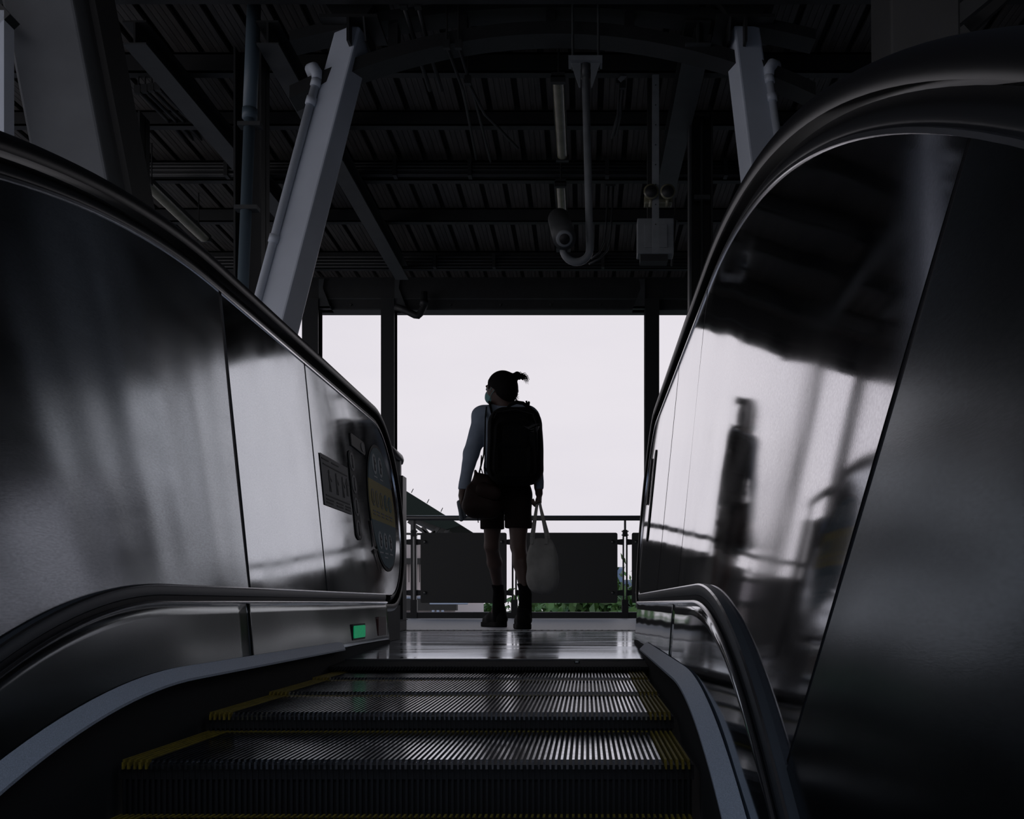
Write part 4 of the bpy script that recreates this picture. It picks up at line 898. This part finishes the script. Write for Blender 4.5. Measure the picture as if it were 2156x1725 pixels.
# socks and shoes
for nm, A_, K_, F_, yb in (('sock', LA, LK, LF, 1228), ('sock', RA, RK, RF, 1244)):
    f = Field((A_.x - .12, A_.y - .15, .02), (A_.x + .12, A_.y + .2, .32), .005); u = (K_ - A_).normalized()
    f.cap(A_ + u * .085, A_, .0415, .0345, .008); f.cap(A_, Vector((A_.x, A_.y + .01, .06)), .0395, .0430, .008); f.noise(.0012, 70, 3); zt = (A_ + u * .075).z; f.cut(lambda X, Y, Z: Z - zt); f.build('sock', 'sock', person)
def shoe(hx, hy, dx, dy, L=.245):
    d = Vector((dx, dy, 0)).normalized(); n_ = Vector((d.y, -d.x, 0)); f = Field((hx - .24, hy - .12, -.004), (hx + .2, hy + .33, .17), .005)
    def at(a, b_, c): return Vector((hx, hy, 0)) + d * a + n_ * b_ + Vector((0, 0, c))
    f.cap(at(.035, 0, .055), at(L * .55, 0, .050), .044, .045, .02); f.cap(at(L * .55, 0, .048), at(L - .04, .004, .042), .047, .040, .02); f.cap(at(.03, 0, .06), at(.05, 0, .11), .041, .046, .02)
    f.cap(at(.08, 0, .07), at(.15, 0, .075), .038, .03, .02); f.cut(lambda X, Y, Z: .030 - Z)
    f.fn((hx - .2, hy - .1, 0), (hx + .2, hy + .33, .04), lambda X, Y, Z: np.maximum(np.sqrt(((X - hx) * n_.x + (Y - hy) * n_.y) ** 2 + np.maximum(np.abs((X - hx) * d.x + (Y - hy) * d.y - L * .5) - (L * .5 - .045), 0) ** 2) - .049, np.maximum(.001 - Z, Z - .034)), .003)
    f.ell(at(.045, 0, .150), (.030, .030, .045), 0, None, sub=True)
    s_ = f.build('shoe', 'shoe', person); q = MB()
    for k in range(4): q.tube([at(.10 + k * .022, -.026, .095 - k * .004), at(.10 + k * .022, 0, .108 - k * .006), at(.10 + k * .022, .026, .095 - k * .004)], .003, 6)
    q.build('laces', 'sock', s_, True)
shoe(LA.x + .035, LA.y - .02, -.62, .8); shoe(RA.x - .002, RA.y - .05, -.18, 1)
# ---------------------------------------------------------------- backpack
PY = 6.22
def rbox(c, hx, hy, hz, r, taper=0):
    def g(X, Y, Z):
        z = Z - c.z; sc = 1 - taper * np.clip(z / hz, -1, 1); qx = np.abs(X - c.x) - (hx * sc - r); qy = np.abs(Y - c.y) - (hy * (1 - .25 * np.clip(z / hz, 0, 1)) - min(r, hy * .6)); qz = np.abs(z) - (hz - r)
        return np.sqrt(np.maximum(qx, 0) ** 2 + np.maximum(qy, 0) ** 2 + np.maximum(qz, 0) ** 2) + np.minimum(np.maximum(qx, np.maximum(qy, qz)), 0) - np.where(qy > np.maximum(qx, qz), min(r, hy * .6), r)
    return g
a_, b_ = PX(1027, 858, PY), PX(1143, 1021, PY); c = (a_ + b_) / 2; hx, hz = (b_.x - a_.x) / 2, (a_.z - b_.z) / 2
pk = None
f = Field((c.x - hx - .03, PY - .14, c.z - hz - .03), (c.x + hx + .03, PY + .16, c.z + hz + .03), .0055)
f.fn(f.lo, f.lo + f.h * f.n, rbox(c + Vector((0, .01, 0)), hx, .105, hz, .105, .03), 0)
f.fn(f.lo, f.lo + f.h * f.n, rbox(c + Vector((.012, -.06, -.03)), hx * .84, .045, hz * .80, .08, .05), .04)
f.fn(f.lo, f.lo + f.h * f.n, rbox(c + Vector((0, -.095, -.10)), hx * .66, .020, hz * .42, .05, .0), .03)
f.noise(.0016, 30, 2)
pk = f.build('backpack', 'pack', base=c); tag(pk, 'large black backpack worn on the walker\'s back', 'backpack')
h = [PX(1064, 864, PY), PX(1074, 853, PY), PX(1088, 847, PY), PX(1101, 849, PY), PX(1114, 858, PY), PX(1129, 872, PY)]
def ribbon(pts, wd, th, nrm=(0, 1, 0)):
    b = MB()
    for i in range(len(pts) - 1): b.beam(pts[i], pts[i + 1], th, wd, up=nrm)
    return b
MB().tube(h, [.007, .010, .011, .011, .010, .008], 10).build('top_handle', 'pack', pk, True)
for px, s_ in ((1034, -1), (1112, 1)):
    pts = [PX(px + 2, 872, PY + .10), PX(px - 1, 857, BY - .07), PX(px - 2, 852, BY), PX(px - 3, 862, BY + .09), PX(px - 4, 900, BY + .13), PX(px - 4 * s_ - 3, 960, BY + .10), PX(px - 10 * (1 if s_ < 0 else -1), 990, BY - .02), PX(px, 1003, PY + .08)]
    ribbon(pts, .05, .012).build('shoulder_strap', 'pack', pk)
MB().tube([PX(1040, 880, PY - .125), PX(1046, 868, PY - .11), PX(1085, 862, PY - .10), PX(1122, 872, PY - .11), PX(1131, 900, PY - .12), PX(1131, 960, PY - .13)], .0022, 6).build('zip', 'packlogo', pk, True)
# faint eye-like swoosh emblem at upper right
q = MB()
def yy(px, py): return PX(px, py, PY - .122)
for poly in ([(1102, 897), (1112, 899), (1124, 893), (1136, 892), (1126, 897), (1113, 904)], [(1112, 905), (1122, 902), (1135, 897), (1132, 907), (1126, 911), (1117, 909), (1123, 907), (1128, 902), (1121, 905)]):
    V = [yy(*p) for p in poly]; n = len(V); V2 = [v + Vector((0, .02, 0)) for v in V]; q.add(V + V2, [tuple(range(n)), tuple(range(2 * n - 1, n - 1, -1))] + [(i, (i + 1) % n, n + (i + 1) % n, n + i) for i in range(n)])
q.build('emblem', 'packlogo', pk)
# ---------------------------------------------------------------- shoulder bag
SY = 6.27
def S3(px, py, y=SY): return PX(px, py, y)
cB = S3(1012, 1050)
f = Field(cB - Vector((.16, .13, .18)), cB + Vector((.16, .13, .20)), .0055)
f.cap(S3(1000, 1068), S3(1030, 1068), .080, .080, .03, sy=.8); f.cap(S3(998, 1035), S3(1028, 1030), .055, .060, .04, sy=.85); f.cap(S3(1010, 1010), S3(1024, 1012), .040, .035, .04, sy=.9); f.cap(S3(1001, 992), S3(1003, 1004), .007, .012, .012)
f.noise(.004, 28, 4)
sb = f.build('shoulder_bag', 'leather', base=cB); tag(sb, 'dark brown leather shoulder bag at the walker\'s left hip', 'bag')
f = Field(cB - Vector((.10, .16, .12)), cB + Vector((.16, .02, .16)), .0055)
f.cap(S3(1018, 1030, SY - .05), S3(1040, 1038, SY - .05), .045, .045, .03, sy=.5); f.noise(.003, 30, 8); f.build('flap', 'leather', sb)
ribbon([S3(1021, 1004, SY + .0), S3(1021, 940, 6.30), S3(1022, 880, 6.36), S3(1024, 860, 6.40), S3(1026, 858, 6.48), S3(1024, 880, 6.58), S3(1018, 960, 6.52), S3(1008, 1000, SY + .05)], .022, .006).build('strap', 'pack', sb)
ribbon([S3(1014, 960, 6.34), S3(1012, 985, 6.33), S3(1019, 1004, 6.30)], .03, .005).build('strap_pad', 'leather', sb)
MB().tube([S3(1006, 1092, SY), S3(1007, 1101, SY)], .003, 6).build('tassel', 'pack', sb)
# cloth in the left hand
hw = LW + Vector((-.012, 0, -.10)); c1 = S3(968, 1065, 6.36)
f = Field(c1 - Vector((.05, .06, .12)), c1 + Vector((.07, .06, .06)), .005)
f.cap(S3(966, 1058, 6.37), S3(972, 1092, 6.37), .010, .018, .01, sy=1.0); f.cap(S3(972, 1050, 6.38), S3(979, 1088, 6.38), .010, .015, .008); f.noise(.003, 60, 6)
tag(f.build('folded_cloth', 'cloth', base=c1), 'pale bluish folded cloth held in the walker\'s left hand', 'cloth')
# ---------------------------------------------------------------- tote bag
TY = 6.25
def T3(px, py, y=TY): return PX(px, py, y)
cT = T3(1142, 1195)
f = Field(cT - Vector((.15, .12, .20)), cT + Vector((.15, .12, .22)), .0055)
f.cap(T3(1133, 1146), T3(1149, 1144), .046, .042, .03, sy=.6); f.cap(T3(1134, 1180), T3(1149, 1180), .070, .076, .06, sy=.8); f.cap(T3(1136, 1215), T3(1148, 1214), .080, .082, .05, sy=.85); f.cap(T3(1135, 1226), T3(1144, 1230), .070, .064, .04, sy=.9)
f.cut(lambda X, Y, Z: Z - (T3(0, 1133).z + .10 * (X - cT.x) ** 1 * 0 + .004 * np.sin(X * 60)))
f.noise(.0040, 24, 11)
tb_ = f.build('tote_bag', 'canvas', base=cT); tag(tb_, 'pale canvas tote bag hanging from the walker\'s right hand', 'bag')
gp = RW + Vector((.004, .0, -.098))
for (px0, px1, yy0) in ((1119, 1150, TY - .035), (1124, 1156, TY + .035)):
    gx = Vector((0, (yy0 - TY) * .3, 0))
    ribbon([T3(px0, 1146, yy0), T3(px0, 1130, yy0), gp + gx + Vector((-.008, 0, 0)), gp + gx + Vector((.006, 0, 0)), T3(px1, 1130, yy0), T3(px1, 1146, yy0)], .006, .018 if yy0 < TY else .012, (0, 1, 0)).build('handle', 'canvas', tb_)
